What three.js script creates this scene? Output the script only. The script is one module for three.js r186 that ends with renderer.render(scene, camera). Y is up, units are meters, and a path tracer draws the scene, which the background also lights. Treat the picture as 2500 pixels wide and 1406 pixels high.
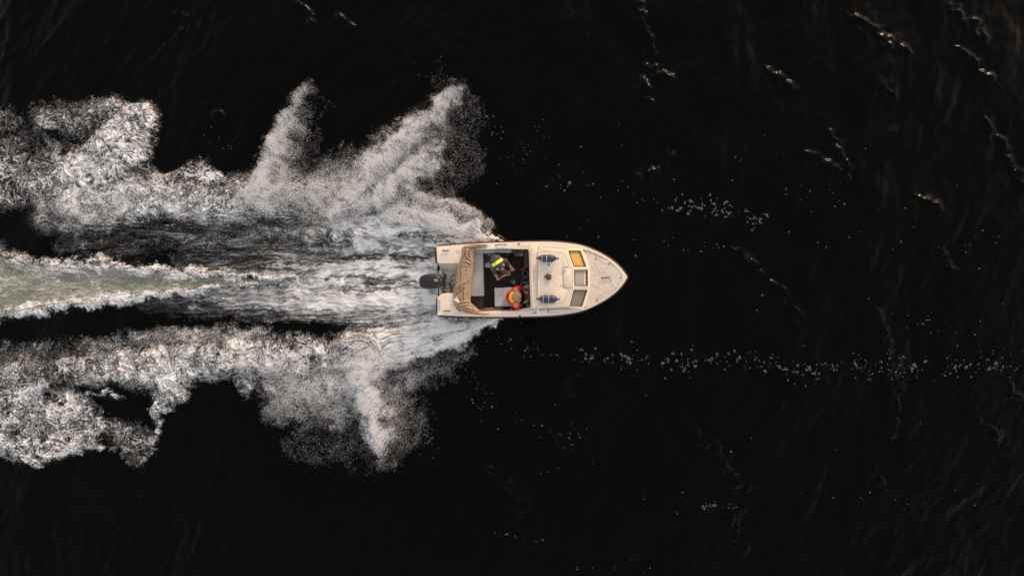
import * as THREE from 'three';
import { RoundedBoxGeometry } from 'three/addons/geometries/RoundedBoxGeometry.js';
import { mergeGeometries, toCreasedNormals } from 'three/addons/utils/BufferGeometryUtils.js';
import { createNoise2D, createNoise3D } from 'simplex-noise';

// ------------------------------------------------------------------ camera, sky, sun, exposure
// A drone straight above the sea: image right = +x, image down = +z.
const CAM_H = 24.2, FOCAL = 1689;                        // metres above the water, focal length in photo pixels
const scene = new THREE.Scene();
const camera = new THREE.PerspectiveCamera(2 * Math.atan(703 / FOCAL) * 180 / Math.PI, 2500 / 1406, 0.1, 9000);
camera.position.set(0, CAM_H, 0); camera.up.set(0, 0, -1); camera.lookAt(0, 0, 0); camera.updateMatrixWorld();

const SUN = new THREE.Vector3(0.42, 0.30, -0.87).normalize();
{
  const W = 512, H = 256, data = new Float32Array(W * H * 4), d = new THREE.Vector3();
  for (let j = 0; j < H; j++) for (let i = 0; i < W; i++) {
    const th = ((i + 0.5) / W - 0.5) * 2 * Math.PI, el = ((j + 0.5) / H - 0.5) * Math.PI;
    d.set(Math.cos(el) * Math.cos(th), Math.sin(el), Math.cos(el) * Math.sin(th));
    const up = Math.max(d.y, 0), k = Math.pow(1 - up, 1.6), c = Math.max(0, d.dot(SUN)), glow = Math.exp((c - 1) * 7) * Math.pow(1 - up, 1.2);
    const o = (j * W + i) * 4, base = d.y < 0 ? 0.15 : 1;
    data[o] = base * (0.38 + 0.62 * k + 3.4 * glow);
    data[o + 1] = base * (0.40 + 0.52 * k + 2.15 * glow);
    data[o + 2] = base * (0.44 + 0.42 * k + 1.15 * glow);
    data[o + 3] = 1;
  }
  const sky = new THREE.DataTexture(data, W, H, THREE.RGBAFormat, THREE.FloatType);
  sky.mapping = THREE.EquirectangularReflectionMapping; sky.magFilter = sky.minFilter = THREE.LinearFilter; sky.needsUpdate = true;
  scene.background = sky; scene.environment = sky; scene.backgroundIntensity = 1; scene.environmentIntensity = 1;
}
const sun = new THREE.DirectionalLight(new THREE.Color().setRGB(1, 0.76, 0.56), 1.7);
sun.position.copy(SUN).multiplyScalar(60); sun.castShadow = true; sun.shadow.radius = 12; sun.shadow.mapSize.set(4096, 4096);
Object.assign(sun.shadow.camera, { left: -25, right: 25, top: 25, bottom: -25, near: 1, far: 140 });
scene.add(sun, sun.target);

const renderer = new THREE.WebGLRenderer({ antialias: true });
renderer.setSize(1024, 575); renderer.toneMapping = THREE.LinearToneMapping; renderer.toneMappingExposure = 1.45;
renderer.shadowMap.enabled = true;

// ------------------------------------------------------------------ helpers
function rng(seed) { let a = seed >>> 0; return () => { a = (a + 0x6D2B79F5) | 0; let t = Math.imul(a ^ (a >>> 15), 1 | a); t = (t + Math.imul(t ^ (t >>> 7), 61 | t)) ^ t; return ((t ^ (t >>> 14)) >>> 0) / 4294967296; }; }
const n2 = createNoise2D(rng(11)), n2b = createNoise2D(rng(29)), n2c = createNoise2D(rng(47)), n3 = createNoise3D(rng(71));
const clamp = (v, a = 0, b = 1) => v < a ? a : v > b ? b : v;
const smooth = (a, b, v) => { const t = clamp((v - a) / (b - a)); return t * t * (3 - 2 * t); };
const lerp = (a, b, t) => a + (b - a) * t;
const V = (x, y, z) => new THREE.Vector3(x, y, z);
const rgb = (r, g, b) => new THREE.Color().setRGB(r, g, b);
function mat(r, g, b, rough = 0.6, extra = {}) { return new THREE.MeshPhysicalMaterial({ color: rgb(r, g, b), roughness: rough, ...extra }); }
const taken = {};
function numbered(name) { const k = taken[name] = (taken[name] ?? -1) + 1; return k ? `${name}_${String(k).padStart(3, '0')}` : name; }
function mesh(name, geo, m, parent) { const o = new THREE.Mesh(geo, m); o.name = parent ? name : numbered(name); o.castShadow = o.receiveShadow = true; (parent ?? scene).add(o); return o; }
function tag(o, label, category, group, kind) { o.userData.label = label; if (category) o.userData.category = category; if (group) o.userData.group = group; if (kind) o.userData.kind = kind; return o; }
function thing(name, label, category, pos, group) { const g = new THREE.Group(); g.name = numbered(name); if (pos) g.position.copy(pos); scene.add(g); return tag(g, label, category, group); }
function indexed(pos, idx, normals) {
  const g = new THREE.BufferGeometry(); g.setAttribute('position', new THREE.BufferAttribute(pos instanceof Float32Array ? pos : new Float32Array(pos), 3));
  g.setIndex(idx instanceof Uint32Array ? new THREE.BufferAttribute(idx, 1) : idx); if (normals) g.setAttribute('normal', new THREE.BufferAttribute(normals, 3)); else g.computeVertexNormals(); return g;
}
function join(list) { return mergeGeometries(list.map(g => { const h = g.index ? g.toNonIndexed() : g.clone(); for (const k of Object.keys(h.attributes)) if (!['position', 'normal', 'uv'].includes(k)) h.deleteAttribute(k); if (!h.attributes.uv) h.setAttribute('uv', new THREE.BufferAttribute(new Float32Array(h.attributes.position.count * 2), 2)); return h; })); }
function planarUV(g, scale = 1) { const p = g.attributes.position, uv = new Float32Array(p.count * 2); for (let i = 0; i < p.count; i++) { uv[2 * i] = p.getX(i) * scale; uv[2 * i + 1] = (p.getZ(i) + 0.35 * p.getY(i)) * scale; } g.setAttribute('uv', new THREE.BufferAttribute(uv, 2)); return g; }
const X = px => (px - 1250) * CAM_H / FOCAL, Z = py => (py - 703) * CAM_H / FOCAL;          // photo point -> water level
function segDist(px, py, ax, ay, bx, by) { const dx = bx - ax, dy = by - ay, t = clamp(((px - ax) * dx + (py - ay) * dy) / (dx * dx + dy * dy || 1)); return [Math.hypot(px - ax - dx * t, py - ay - dy * t), t]; }

// ------------------------------------------------------------------ how the wake lies on the water
// A coarse map of the wake (in metres it is 18 x 15; coordinates are photo points at water level):
// cover = share of the surface under foam, spray = how far it is broken into drops, streak = drawn out along the boat's course, rise = height of the water.
const MX0 = -260, MY0 = 140, MS = 4, MW = 400, MH = 275;
const cover = new Float32Array(MW * MH), spray = new Float32Array(MW * MH), streak = new Float32Array(MW * MH), rise = new Float32Array(MW * MH), fat = new Float32Array(MW * MH), lean = new Float32Array(MW * MH);
function stroke(pts, o = {}) {                            // pts: [x, y, radius, strength]
  const { soft = 0.7, sp = 0, st = 0, h = 0, erase = 0, ft = 0, an = 0 } = o;
  let x0 = 1e9, x1 = -1e9, y0 = 1e9, y1 = -1e9;
  for (const p of pts) { x0 = Math.min(x0, p[0] - p[2]); x1 = Math.max(x1, p[0] + p[2]); y0 = Math.min(y0, p[1] - p[2]); y1 = Math.max(y1, p[1] + p[2]); }
  const i0 = Math.max(0, Math.floor((x0 - MX0) / MS)), i1 = Math.min(MW - 1, Math.ceil((x1 - MX0) / MS)), j0 = Math.max(0, Math.floor((y0 - MY0) / MS)), j1 = Math.min(MH - 1, Math.ceil((y1 - MY0) / MS));
  for (let j = j0; j <= j1; j++) for (let i = i0; i <= i1; i++) {
    const x = MX0 + i * MS, y = MY0 + j * MS; let best = 0, str = 0;
    for (let k = 0; k + 1 < pts.length; k++) {
      const a = pts[k], b = pts[k + 1], [d, t] = segDist(x, y, a[0], a[1], b[0], b[1]), r = lerp(a[2], b[2], t), w = smooth(0, soft, (r - d) / r);
      if (w * lerp(a[3], b[3], t) > best * str) { best = w; str = lerp(a[3], b[3], t); }
    }
    if (!best) continue;
    const q = j * MW + i;
    if (erase) { cover[q] *= 1 - erase * best; continue; }
    cover[q] = 1 - (1 - cover[q] * 0.6) * (1 - best * str) > cover[q] ? Math.max(cover[q], lerp(best * str, 1 - (1 - cover[q]) * (1 - best * str), 0.35)) : cover[q];
    const m = best * 0.9; spray[q] = lerp(spray[q], sp, m); streak[q] = lerp(streak[q], st, m); fat[q] = lerp(fat[q], ft, m); lean[q] = lerp(lean[q], an, m); rise[q] = Math.max(rise[q], h * best);
  }
}
// --- wash right behind the transom, drawn out in streaks
stroke([[1075, 690, 95, 0.93], [980, 692, 98, 0.92], [880, 698, 100, 0.86], [780, 704, 92, 0.74], [680, 706, 80, 0.58], [560, 706, 72, 0.40], [440, 704, 64, 0.20], [340, 702, 60, 0.03]], { st: 1, soft: 0.5, h: 0.05 });
stroke([[640, 745, 50, 0.30], [760, 755, 50, 0.40], [900, 760, 46, 0.6], [1060, 760, 40, 0.75]], { st: 1, soft: 0.8 });
stroke([[330, 750, 26, 0.0], [430, 752, 32, 0.08], [550, 758, 40, 0.18], [650, 765, 45, 0.26]], { st: 0.8, soft: 0.95 });
stroke([[460, 640, 40, 0.24], [640, 628, 45, 0.32], [800, 614, 48, 0.42], [940, 606, 40, 0.52], [1060, 605, 25, 0.5]], { st: 0.9, sp: 0.1, soft: 0.9 });
stroke([[1020, 686, 14, 0.8], [900, 684, 13, 0.7], [790, 680, 8, 0.4]], { erase: 0.6, soft: 0.9 });
stroke([[1040, 702, 8, 0.8], [930, 704, 8, 0.7], [840, 706, 6, 0.4]], { erase: 0.5, soft: 0.9 });
stroke([[1062, 628, 9, 0.8], [950, 626, 9, 0.8], [840, 630, 8, 0.7], [780, 640, 6, 0.5]], { erase: 0.55, soft: 0.9 });
stroke([[1060, 655, 5, 0.8], [900, 655, 5, 0.5]], { erase: 0.35, soft: 0.9 });
// --- upper bow wave: curled old foam at the left
stroke([[-260, 420, 150, 0.5], [-120, 420, 140, 0.5], [0, 430, 130, 0.48], [110, 440, 110, 0.55], [220, 430, 105, 0.80]], { h: 0.12, soft: 0.8, ft: 1 });
stroke([[205, 470, 90, 0.86], [260, 400, 85, 0.88], [310, 340, 78, 0.88], [345, 295, 58, 0.84]], { h: 0.28, soft: 0.42, ft: 1 });
stroke([[110, 300, 60, 0.40], [200, 290, 60, 0.46], [280, 270, 45, 0.55]], { h: 0.1, soft: 0.85, ft: 1 });
stroke([[-200, 300, 60, 0.30], [-60, 300, 50, 0.35], [40, 300, 45, 0.30]], { soft: 0.9, ft: 1 });
stroke([[120, 520, 70, 0.45], [240, 510, 85, 0.78], [340, 480, 85, 0.86], [440, 490, 82, 0.78], [560, 495, 85, 0.74], [650, 480, 78, 0.82], [740, 490, 85, 0.55], [840, 500, 90, 0.62]], { h: 0.2, soft: 0.7, sp: 0.25, ft: 0.7 });
stroke([[420, 430, 40, 0.55], [500, 425, 38, 0.62], [540, 440, 30, 0.5]], { soft: 0.8, ft: 1 });
stroke([[-200, 480, 60, 0.4], [-20, 470, 50, 0.4], [70, 470, 40, 0.4]], { soft: 0.9, ft: 1 });
stroke([[-100, 545, 55, 0.5], [0, 535, 45, 0.3], [70, 520, 30, 0.2]], { erase: 0.85, soft: 0.8 });
stroke([[60, 560, 45, 0.5], [30, 600, 40, 0.3]], { erase: 0.9, soft: 0.8 });
stroke([[400, 400, 34, 1], [440, 380, 40, 1], [480, 350, 45, 1]], { erase: 0.95, soft: 0.35 });
stroke([[140, 330, 30, 1], [170, 370, 28, 1]], { erase: 0.55, soft: 0.9 });
// --- upper bow wave: torn hem towards the propeller wash
stroke([[150, 590, 40, 0.14], [320, 590, 55, 0.18], [500, 580, 58, 0.26], [650, 572, 58, 0.32], [780, 572, 58, 0.42]], { sp: 0.25, st: 0.25, soft: 0.95, ft: 0.4 });
// --- two thrown plumes
stroke([[640, 480, 66, 0.84], [662, 410, 56, 0.78], [684, 350, 48, 0.66], [714, 290, 42, 0.52], [742, 240, 34, 0.38], [755, 210, 20, 0.24]], { sp: 0.9, h: 0.3, soft: 1 });
stroke([[840, 540, 85, 0.78], [890, 450, 86, 0.84], [950, 380, 74, 0.82], [1020, 318, 62, 0.76], [1080, 270, 48, 0.70], [1122, 232, 32, 0.48]], { sp: 0.8, h: 0.35, soft: 0.95 });
stroke([[930, 490, 60, 0.86], [1000, 430, 55, 0.82], [1050, 390, 42, 0.66], [1085, 362, 26, 0.5]], { sp: 0.8, h: 0.3, soft: 0.95 });
stroke([[830, 420, 80, 0.34], [770, 470, 90, 0.50]], { sp: 0.7, soft: 1 });
stroke([[960, 470, 120, 0.50], [1010, 400, 100, 0.42], [1070, 330, 80, 0.30], [1110, 270, 60, 0.2]], { sp: 0.95, soft: 1 });
stroke([[690, 420, 90, 0.40], [710, 340, 75, 0.28], [735, 270, 55, 0.18]], { sp: 0.95, soft: 1 });
stroke([[760, 575, 40, 0.12], [830, 575, 52, 0.5], [900, 558, 58, 0.82], [1000, 545, 60, 0.94], [1080, 550, 50, 0.97], [1150, 565, 34, 0.98], [1205, 585, 14, 1], [1232, 594, 6, 1]], { sp: 0.12, st: 0.7, an: 0.34, h: 0.3, soft: 0.75 });
stroke([[880, 600, 26, 0.7], [980, 600, 22, 0.78], [1060, 598, 18, 0.85], [1150, 590, 14, 0.95]], { st: 0.8, soft: 0.6, h: 0.1 });
stroke([[1000, 490, 45, 0.6], [1080, 495, 36, 0.55], [1150, 525, 26, 0.5], [1200, 560, 14, 0.4]], { sp: 0.9, soft: 0.95, h: 0.3 });
stroke([[960, 520, 50, 0.7], [1050, 525, 44, 0.72], [1130, 548, 30, 0.7], [1190, 574, 14, 0.7]], { sp: 0.6, st: 0.3, an: 0.3, soft: 0.95, h: 0.3 });
stroke([[1060, 450, 90, 0.16], [1130, 380, 80, 0.12], [1150, 300, 60, 0.10], [1090, 200, 60, 0.07]], { sp: 1, soft: 1 });
stroke([[720, 330, 90, 0.05], [770, 260, 70, 0.03]], { sp: 1, soft: 1 });
// --- propeller wash: two white shoulders round green aerated water
stroke([[-260, 560, 34, 0.7], [-100, 590, 34, 0.7], [0, 620, 32, 0.62], [70, 648, 26, 0.66], [160, 655, 24, 0.74], [235, 645, 26, 0.85], [310, 656, 20, 0.9], [420, 664, 17, 0.9], [530, 671, 14, 0.85], [640, 677, 12, 0.7], [720, 680, 10, 0.5]], { h: 0.17, soft: 0.6, ft: 0.6 });
stroke([[-260, 820, 30, 0.8], [-100, 800, 28, 0.8], [0, 768, 24, 0.85], [100, 750, 22, 0.88], [200, 738, 20, 0.85], [320, 730, 18, 0.9], [400, 716, 13, 0.88], [500, 705, 11, 0.85], [600, 700, 9, 0.7], [700, 696, 7, 0.5]], { h: 0.15, soft: 0.6, ft: 0.5 });
stroke([[-260, 690, 100, 0.44], [-60, 695, 80, 0.44], [60, 700, 58, 0.42], [200, 698, 46, 0.46], [330, 696, 34, 0.40], [460, 688, 20, 0.42], [600, 687, 12, 0.45]], { st: 0.75, sp: 0.1, soft: 0.4, h: 0.1 });
stroke([[260, 692, 22, 1], [400, 688, 18, 1], [520, 687, 13, 1], [640, 687, 9, 1], [720, 687, 6, 0.6]], { erase: 0.55, soft: 1 });
// --- lower bow wave
stroke([[1215, 776, 8, 1], [1160, 800, 26, 0.95], [1100, 820, 40, 0.93], [1030, 838, 52, 0.92], [950, 850, 62, 0.90], [870, 862, 64, 0.88]], { h: 0.28, soft: 0.55, st: 0.9, sp: 0.2, an: -0.33 });
stroke([[1130, 790, 22, 0.9], [1040, 796, 28, 0.8], [940, 806, 30, 0.7], [860, 822, 30, 0.6]], { st: 0.95, soft: 0.7, an: -0.2 });
stroke([[880, 860, 62, 0.86], [770, 870, 62, 0.80], [660, 870, 64, 0.80], [560, 870, 62, 0.82], [460, 880, 72, 0.85], [380, 900, 78, 0.82], [280, 890, 58, 0.70], [170, 902, 52, 0.52], [60, 912, 52, 0.5], [-100, 930, 60, 0.5], [-260, 960, 60, 0.5]], { h: 0.22, soft: 0.65, sp: 0.15, ft: 0.7 });
stroke([[430, 930, 52, 0.85], [405, 975, 36, 0.85], [385, 1000, 20, 0.8]], { h: 0.2, soft: 0.5, ft: 1 });
stroke([[690, 930, 84, 0.60], [790, 945, 86, 0.64], [870, 930, 74, 0.78]], { sp: 0.6, soft: 0.9, h: 0.12 });
stroke([[600, 905, 55, 0.65], [600, 945, 30, 0.5]], { sp: 0.3, soft: 0.8, ft: 0.6 });
stroke([[890, 900, 66, 0.92], [905, 970, 58, 0.88], [922, 1040, 50, 0.78], [934, 1090, 38, 0.55]], { sp: 0.85, h: 0.3, soft: 0.95 });
stroke([[680, 990, 60, 0.40], [760, 1000, 60, 0.36], [840, 1010, 60, 0.46]], { sp: 0.8, soft: 0.95 });
stroke([[940, 960, 110, 0.34], [980, 1030, 95, 0.22], [930, 1100, 70, 0.18], [800, 1080, 70, 0.10], [720, 1090, 50, 0.10]], { sp: 1, soft: 1 });
stroke([[1000, 920, 60, 0.32], [1080, 900, 50, 0.2], [1150, 860, 30, 0.2]], { sp: 1, soft: 1 });
// old curled foam at the lower left, with its ring round a dark pool
stroke([[-260, 1020, 90, 0.6], [-100, 1010, 100, 0.62], [0, 1000, 90, 0.62], [90, 1000, 92, 0.68], [170, 1020, 78, 0.68], [220, 1040, 55, 0.64]], { h: 0.16, soft: 0.5, ft: 1 });
stroke([[20, 1080, 40, 0.7], [95, 1105, 36, 0.74], [160, 1085, 34, 0.7], [230, 1070, 30, 0.66]], { h: 0.16, soft: 0.45, ft: 1 });
stroke([[262, 965, 28, 1], [310, 990, 30, 1], [350, 1010, 26, 1], [320, 1030, 24, 1]], { erase: 0.95, soft: 0.5 });
stroke([[386, 1010, 12, 0.5], [382, 1050, 13, 0.5], [366, 1095, 14, 0.55], [346, 1130, 15, 0.6]], { soft: 1, ft: 1, h: 0.05 });
stroke([[285, 1055, 52, 0.50], [340, 1080, 48, 0.46], [320, 1112, 34, 0.48]], { soft: 0.9, ft: 1 });
stroke([[-100, 865, 50, 0.16], [60, 865, 36, 0.2], [200, 850, 34, 0.2], [330, 825, 30, 0.34], [480, 815, 30, 0.5], [650, 812, 30, 0.5]], { soft: 0.95, sp: 0.4 });
stroke([[-200, 835, 40, 1], [0, 815, 38, 1], [150, 800, 36, 1], [330, 785, 30, 1], [500, 785, 22, 1], [680, 790, 16, 1], [820, 794, 10, 0.7]], { erase: 0.85, soft: 0.9 });
// white crest threads
for (const p of [[[0, 985], [60, 965], [120, 930], [180, 900], [230, 880]], [[60, 1020], [140, 1005], [185, 970], [240, 955], [300, 965]], [[20, 1108], [60, 1112], [130, 1080], [190, 1068]], [[240, 400], [262, 440], [275, 470], [285, 500]], [[110, 440], [140, 430], [170, 445]]])
  stroke(p.map(([x, y]) => [x, y, 11, 0.72]), { soft: 1, h: 0.18, ft: 0.8 });

function bil(a, x, y) {
  const u = clamp((x - MX0) / MS, 0, MW - 1.001), v = clamp((y - MY0) / MS, 0, MH - 1.001), i = Math.floor(u), j = Math.floor(v), s = u - i, t = v - j, q = j * MW + i;
  return (a[q] * (1 - s) + a[q + 1] * s) * (1 - t) + (a[q + MW] * (1 - s) + a[q + MW + 1] * s) * t;
}
// soften the water's rise so that the sheet under the foam stays smooth
for (let k = 0; k < 5; k++) { const b = rise.slice(); for (let j = 1; j < MH - 1; j++) for (let i = 1; i < MW - 1; i++) { const q = j * MW + i; rise[q] = (b[q] * 2 + b[q - 1] + b[q + 1] + b[q - MW] + b[q + MW]) / 6; } }
for (let j = 0; j < MH; j++) for (let i = 0; i < MW; i++) { const e = smooth(0, 12, Math.min(i, j, MW - 1 - i, MH - 1 - j)), q = j * MW + i; rise[q] *= e; if (j < 3 || j > MH - 4 || i > MW - 4) cover[q] = 0; cover[q] *= smooth(0, 25, i); }

// the boat's outline at the waterline (photo points), so that no water stands inside it
function insideHull(x, y) { if (x < 1072 || x > 1500) return 0; const u = (x - 1065) / 466, half = 72 * Math.pow(Math.max(0, 1 - Math.pow(clamp((u - 0.35) / 0.6), 2.2)), 0.8), c = 686.5 - 8.8 * u; return smooth(0, 8, half - Math.abs(y - c)); }

// short steep crests of the open water ahead of the boat
const crests = [
  [[2085, 35], [2120, 62], [2165, 92], [2212, 124]], [[2325, 20], [2350, 42], [2380, 62], [2398, 98]], [[2342, 124], [2368, 138], [2390, 160], [2402, 186], [2424, 198]], [[2408, 278], [2414, 300], [2422, 328]],
  [[2440, 330], [2470, 390], [2490, 430], [2500, 460]], [[1562, 10], [1572, 60], [1592, 100], [1588, 150], [1570, 215], [1580, 240]], [[1590, 160], [1620, 185], [1640, 200]], [[1880, 170], [1920, 200], [1940, 215]],
  [[1960, 372], [2010, 395], [2062, 420]], [[2030, 330], [2060, 390], [2075, 430]], [[2150, 210], [2180, 230]], [[1800, 610], [1825, 632], [1852, 662]], [[1885, 690], [1905, 715], [1930, 742], [1950, 785]], [[2145, 765], [2160, 800], [2172, 850], [2178, 930]],
  [[2195, 880], [2190, 960], [2180, 1060]], [[1680, 1035], [1705, 1065], [1735, 1090]], [[1745, 1085], [1765, 1125], [1780, 1160], [1825, 1180]], [[1785, 1245], [1798, 1290], [1815, 1345]], [[2385, 1028], [2412, 1042], [2430, 1068]], [[2465, 940], [2480, 970], [2495, 980]],
  [[1380, 935], [1400, 970]], [[1190, 1140], [1240, 1180], [1284, 1215], [1270, 1250]], [[1350, 1050], [1385, 1092]], [[2135, 1150], [2150, 1190]], [[500, 258], [530, 280], [545, 300]], [[740, 20], [756, 55]], [[430, 90], [440, 40]], [[830, 40], [880, 80]], [[1640, 380], [1600, 420], [1560, 430]], [[2300, 620], [2330, 660]], [[2240, 480], [2290, 505]],
];
function crestHeight(x, y) {
  let h = 0;
  for (let k = 0; k < crests.length; k++) {
    const p = crests[k]; if (x < crestBox[k][0] || x > crestBox[k][1] || y < crestBox[k][2] || y > crestBox[k][3]) continue;
    const wx = x + 7 * n2(x * 0.03, y * 0.03) + 3 * n2(x * 0.07, y * 0.07), wy = y + 7 * n2b(x * 0.03 + 9, y * 0.03) + 3 * n2c(x * 0.07, y * 0.07);
    for (let i = 0; i + 1 < p.length; i++) {
      const [d] = segDist(wx, wy, p[i][0], p[i][1], p[i + 1][0], p[i + 1][1]);
      const e = (0.45 + 0.45 * n2c(x * 0.025, y * 0.025 + k)) * 0.15 * Math.exp(-d * d / 130); if (e > h) h = e;
    }
  }
  return h;
}
const crestBox = crests.map(p => [Math.min(...p.map(q => q[0])) - 40, Math.max(...p.map(q => q[0])) + 40, Math.min(...p.map(q => q[1])) - 40, Math.max(...p.map(q => q[1])) + 40]);
function seaHeight(x, y) {                                // x, y in photo points at water level, result in metres
  const u = x / 70, v = y / 70, a = 0.88 * u + 0.47 * v, b = -0.47 * u + 0.88 * v;
  const wob = 0.5 * n2(u * 0.25, v * 0.25);
  let h = 0.07 * Math.sin(a * 0.9 + 3 * wob) + 0.05 * n2b(a * 0.35, b * 0.16) + 0.030 * n2(a * 0.9 + wob, b * 0.35);
  const r = 1 - Math.abs(n2c(a * 0.8 + 0.6 * wob, b * 0.3)); h += 0.018 * r * r * r;
  h += 0.015 * n2b(a * 2.0, b * 1.2) + 0.005 * n2(a * 4.6, b * 2.8) + 0.0012 * n2c(u * 12, v * 14);
  if (x > MX0 && x < MX0 + MS * MW && y > MY0 && y < MY0 + MS * MH) h = h * 0.8 + bil(rise, x, y);
  return h + crestHeight(x, y) - 0.75 * insideHull(x, y);
}
{ // ---- the sea: one sheet to the horizon, fine within sight
  const axis = (lo, hi, step) => { const out = []; let s = step, v = lo; const pre = []; while (v > -60000 * 3.5) { s *= 1.28; v -= s; pre.push(v); } pre.reverse(); out.push(...pre); for (let q = lo; q <= hi; q += step) out.push(q); v = out[out.length - 1]; s = step; while (v < 60000 * 3.5) { s *= 1.28; v += s; out.push(v); } return out; };
  const xs = axis(-240, 2740, 3), ys = axis(-130, 1540, 3), w = xs.length, h = ys.length, pos = new Float32Array(w * h * 3), nor = new Float32Array(w * h * 3), idx = new Uint32Array((w - 1) * (h - 1) * 6);
  const H = new Float32Array(w * h);
  for (let j = 0; j < h; j++) for (let i = 0; i < w; i++) { const far = Math.max(0, Math.hypot(xs[i] - 1250, ys[j] - 703) - 1900); H[j * w + i] = seaHeight(xs[i], ys[j]) * Math.exp(-far / 1500); }
  for (let j = 0, q = 0; j < h; j++) for (let i = 0; i < w; i++, q++) {
    pos[3 * q] = X(xs[i]); pos[3 * q + 1] = H[q]; pos[3 * q + 2] = Z(ys[j]);
    const il = Math.max(0, i - 1), ir = Math.min(w - 1, i + 1), jl = Math.max(0, j - 1), jr = Math.min(h - 1, j + 1);
    const gx = (H[j * w + ir] - H[j * w + il]) / (X(xs[ir]) - X(xs[il])), gz = (H[jr * w + i] - H[jl * w + i]) / (Z(ys[jr]) - Z(ys[jl])), l = 1 / Math.hypot(gx, 1, gz);
    nor[3 * q] = -gx * l; nor[3 * q + 1] = l; nor[3 * q + 2] = -gz * l;
  }
  for (let j = 0, q = 0; j < h - 1; j++) for (let i = 0; i < w - 1; i++) { const a = j * w + i; idx[q++] = a; idx[q++] = a + w; idx[q++] = a + 1; idx[q++] = a + 1; idx[q++] = a + w; idx[q++] = a + w + 1; }
  const sea = mesh('sea', indexed(pos, idx, nor), mat(0.0011, 0.0010, 0.0009, 0.2, { ior: 1.33, specularIntensity: 0.21 }));
  tag(sea, 'nearly black sea with small rippled waves', 'sea', null, 'structure');
}

const ribbonUp = [[-260, 575], [0, 625], [80, 650], [235, 648], [420, 666], [600, 679], [780, 685]], ribbonLo = [[-260, 812], [0, 764], [100, 747], [320, 727], [500, 704], [640, 698], [780, 690]];
function edgeAt(c, x) { let k = 0; while (k + 2 < c.length && c[k + 1][0] < x) k++; return lerp(c[k][1], c[k + 1][1], clamp((x - c[k][0]) / (c[k + 1][0] - c[k][0]))); }
const inRibbon = (x, y) => x > 770 ? 0 : smooth(-2, 8, Math.min(y - edgeAt(ribbonUp, x), edgeAt(ribbonLo, x) - y)) * (1 - smooth(640, 770, x));   // the aerated green water of the propeller wake
// ---- foam: a torn sheet of bubbles riding on the water, holes and all
function turned(x, y) { const a = bil(lean, x, y), c = Math.cos(a), s = Math.sin(a), px = y < 690 ? 850 : 880, py = y < 690 ? 570 : 846, dx = x - px, dy = y - py; return [px + c * dx + s * dy, py - s * dx + c * dy]; }   // along and across the way the water was thrown
const waste = (x, y) => {                                  // pattern value whose share below c is about c
  const st = bil(streak, x, y), ft = bil(fat, x, y), sx = 1 / (1 + 8 * st), keep = 1 - 0.85 * st; [x, y] = turned(x, y);
  const w1 = (n2(x * 0.012, y * 0.012) * 22 + n2c(x * 0.034, y * 0.034) * 11 + n2(x * 0.085, y * 0.085) * 4) * keep, w2 = (n2b(x * 0.012 + 31, y * 0.012) * 22 + n2b(x * 0.034 + 9, y * 0.034) * 11 + n2c(x * 0.085 + 4, y * 0.085) * 4) * keep;
  const u = (x + w1) * sx, v = y + w2;
  const ridge = Math.abs(n2b(u * 0.037, v * 0.037)), ridge2 = Math.abs(n2c(u * 0.095 + 5, v * 0.095)), ridge3 = Math.abs(n2(u * 0.19 + 5, v * 0.19));
  const grain = n2(u * 0.36, v * 0.36) * 0.6 + n2b(u * 0.55, v * 0.55) * 0.4, broad = n2c(x * 0.010 * (1 - 0.5 * st) - 40, y * 0.013) * 0.5 + n2(u * 0.024 + 70, v * 0.024) * 0.5;
  const lace = 0.38 * ridge + 0.31 * ridge2 + 0.16 * ridge3 + 0.045 * (grain + 1) + 0.20 * (broad + 1);
  const rough = 0.42 + 0.20 * grain + 0.20 * n2b(u * 0.16, v * 0.16) + 0.12 * n2c(u * 0.075, v * 0.075) + 0.15 * broad;
  return lerp(rough, lace, 0.3 + 0.7 * ft);
};
const table = {}; // empirical share of each pattern value, so that cover really is cover
{
  for (const [key, ftv] of [['a', 0], ['b', 1]]) { const s = []; const keep = fat.slice(); fat.fill(ftv); const r = rng(5); for (let i = 0; i < 4000; i++) s.push(waste(-200 + r() * 1400, 200 + r() * 900)); fat.set(keep); table[key] = s.sort((a, b) => a - b); }
}
const quant = (t, c) => t[Math.min(t.length - 1, Math.max(0, Math.floor(c * t.length)))];
function torn(x, y) {                                     // the wake's ragged outline: the map looked up at a wandering place
  const s0 = bil(spray, x, y), k = 9 + 10 * s0, j = 5 + 1 * s0;
  return [x + k * n2b(x * 0.015, y * 0.015 + 3) + j * n2(x * 0.05, y * 0.05) + 3 * n2c(x * 0.13, y * 0.13), y + k * n2c(x * 0.015, y * 0.015) + j * n2b(x * 0.05 + 7, y * 0.05) + 3 * n2(x * 0.13 + 5, y * 0.13)];
}
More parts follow.
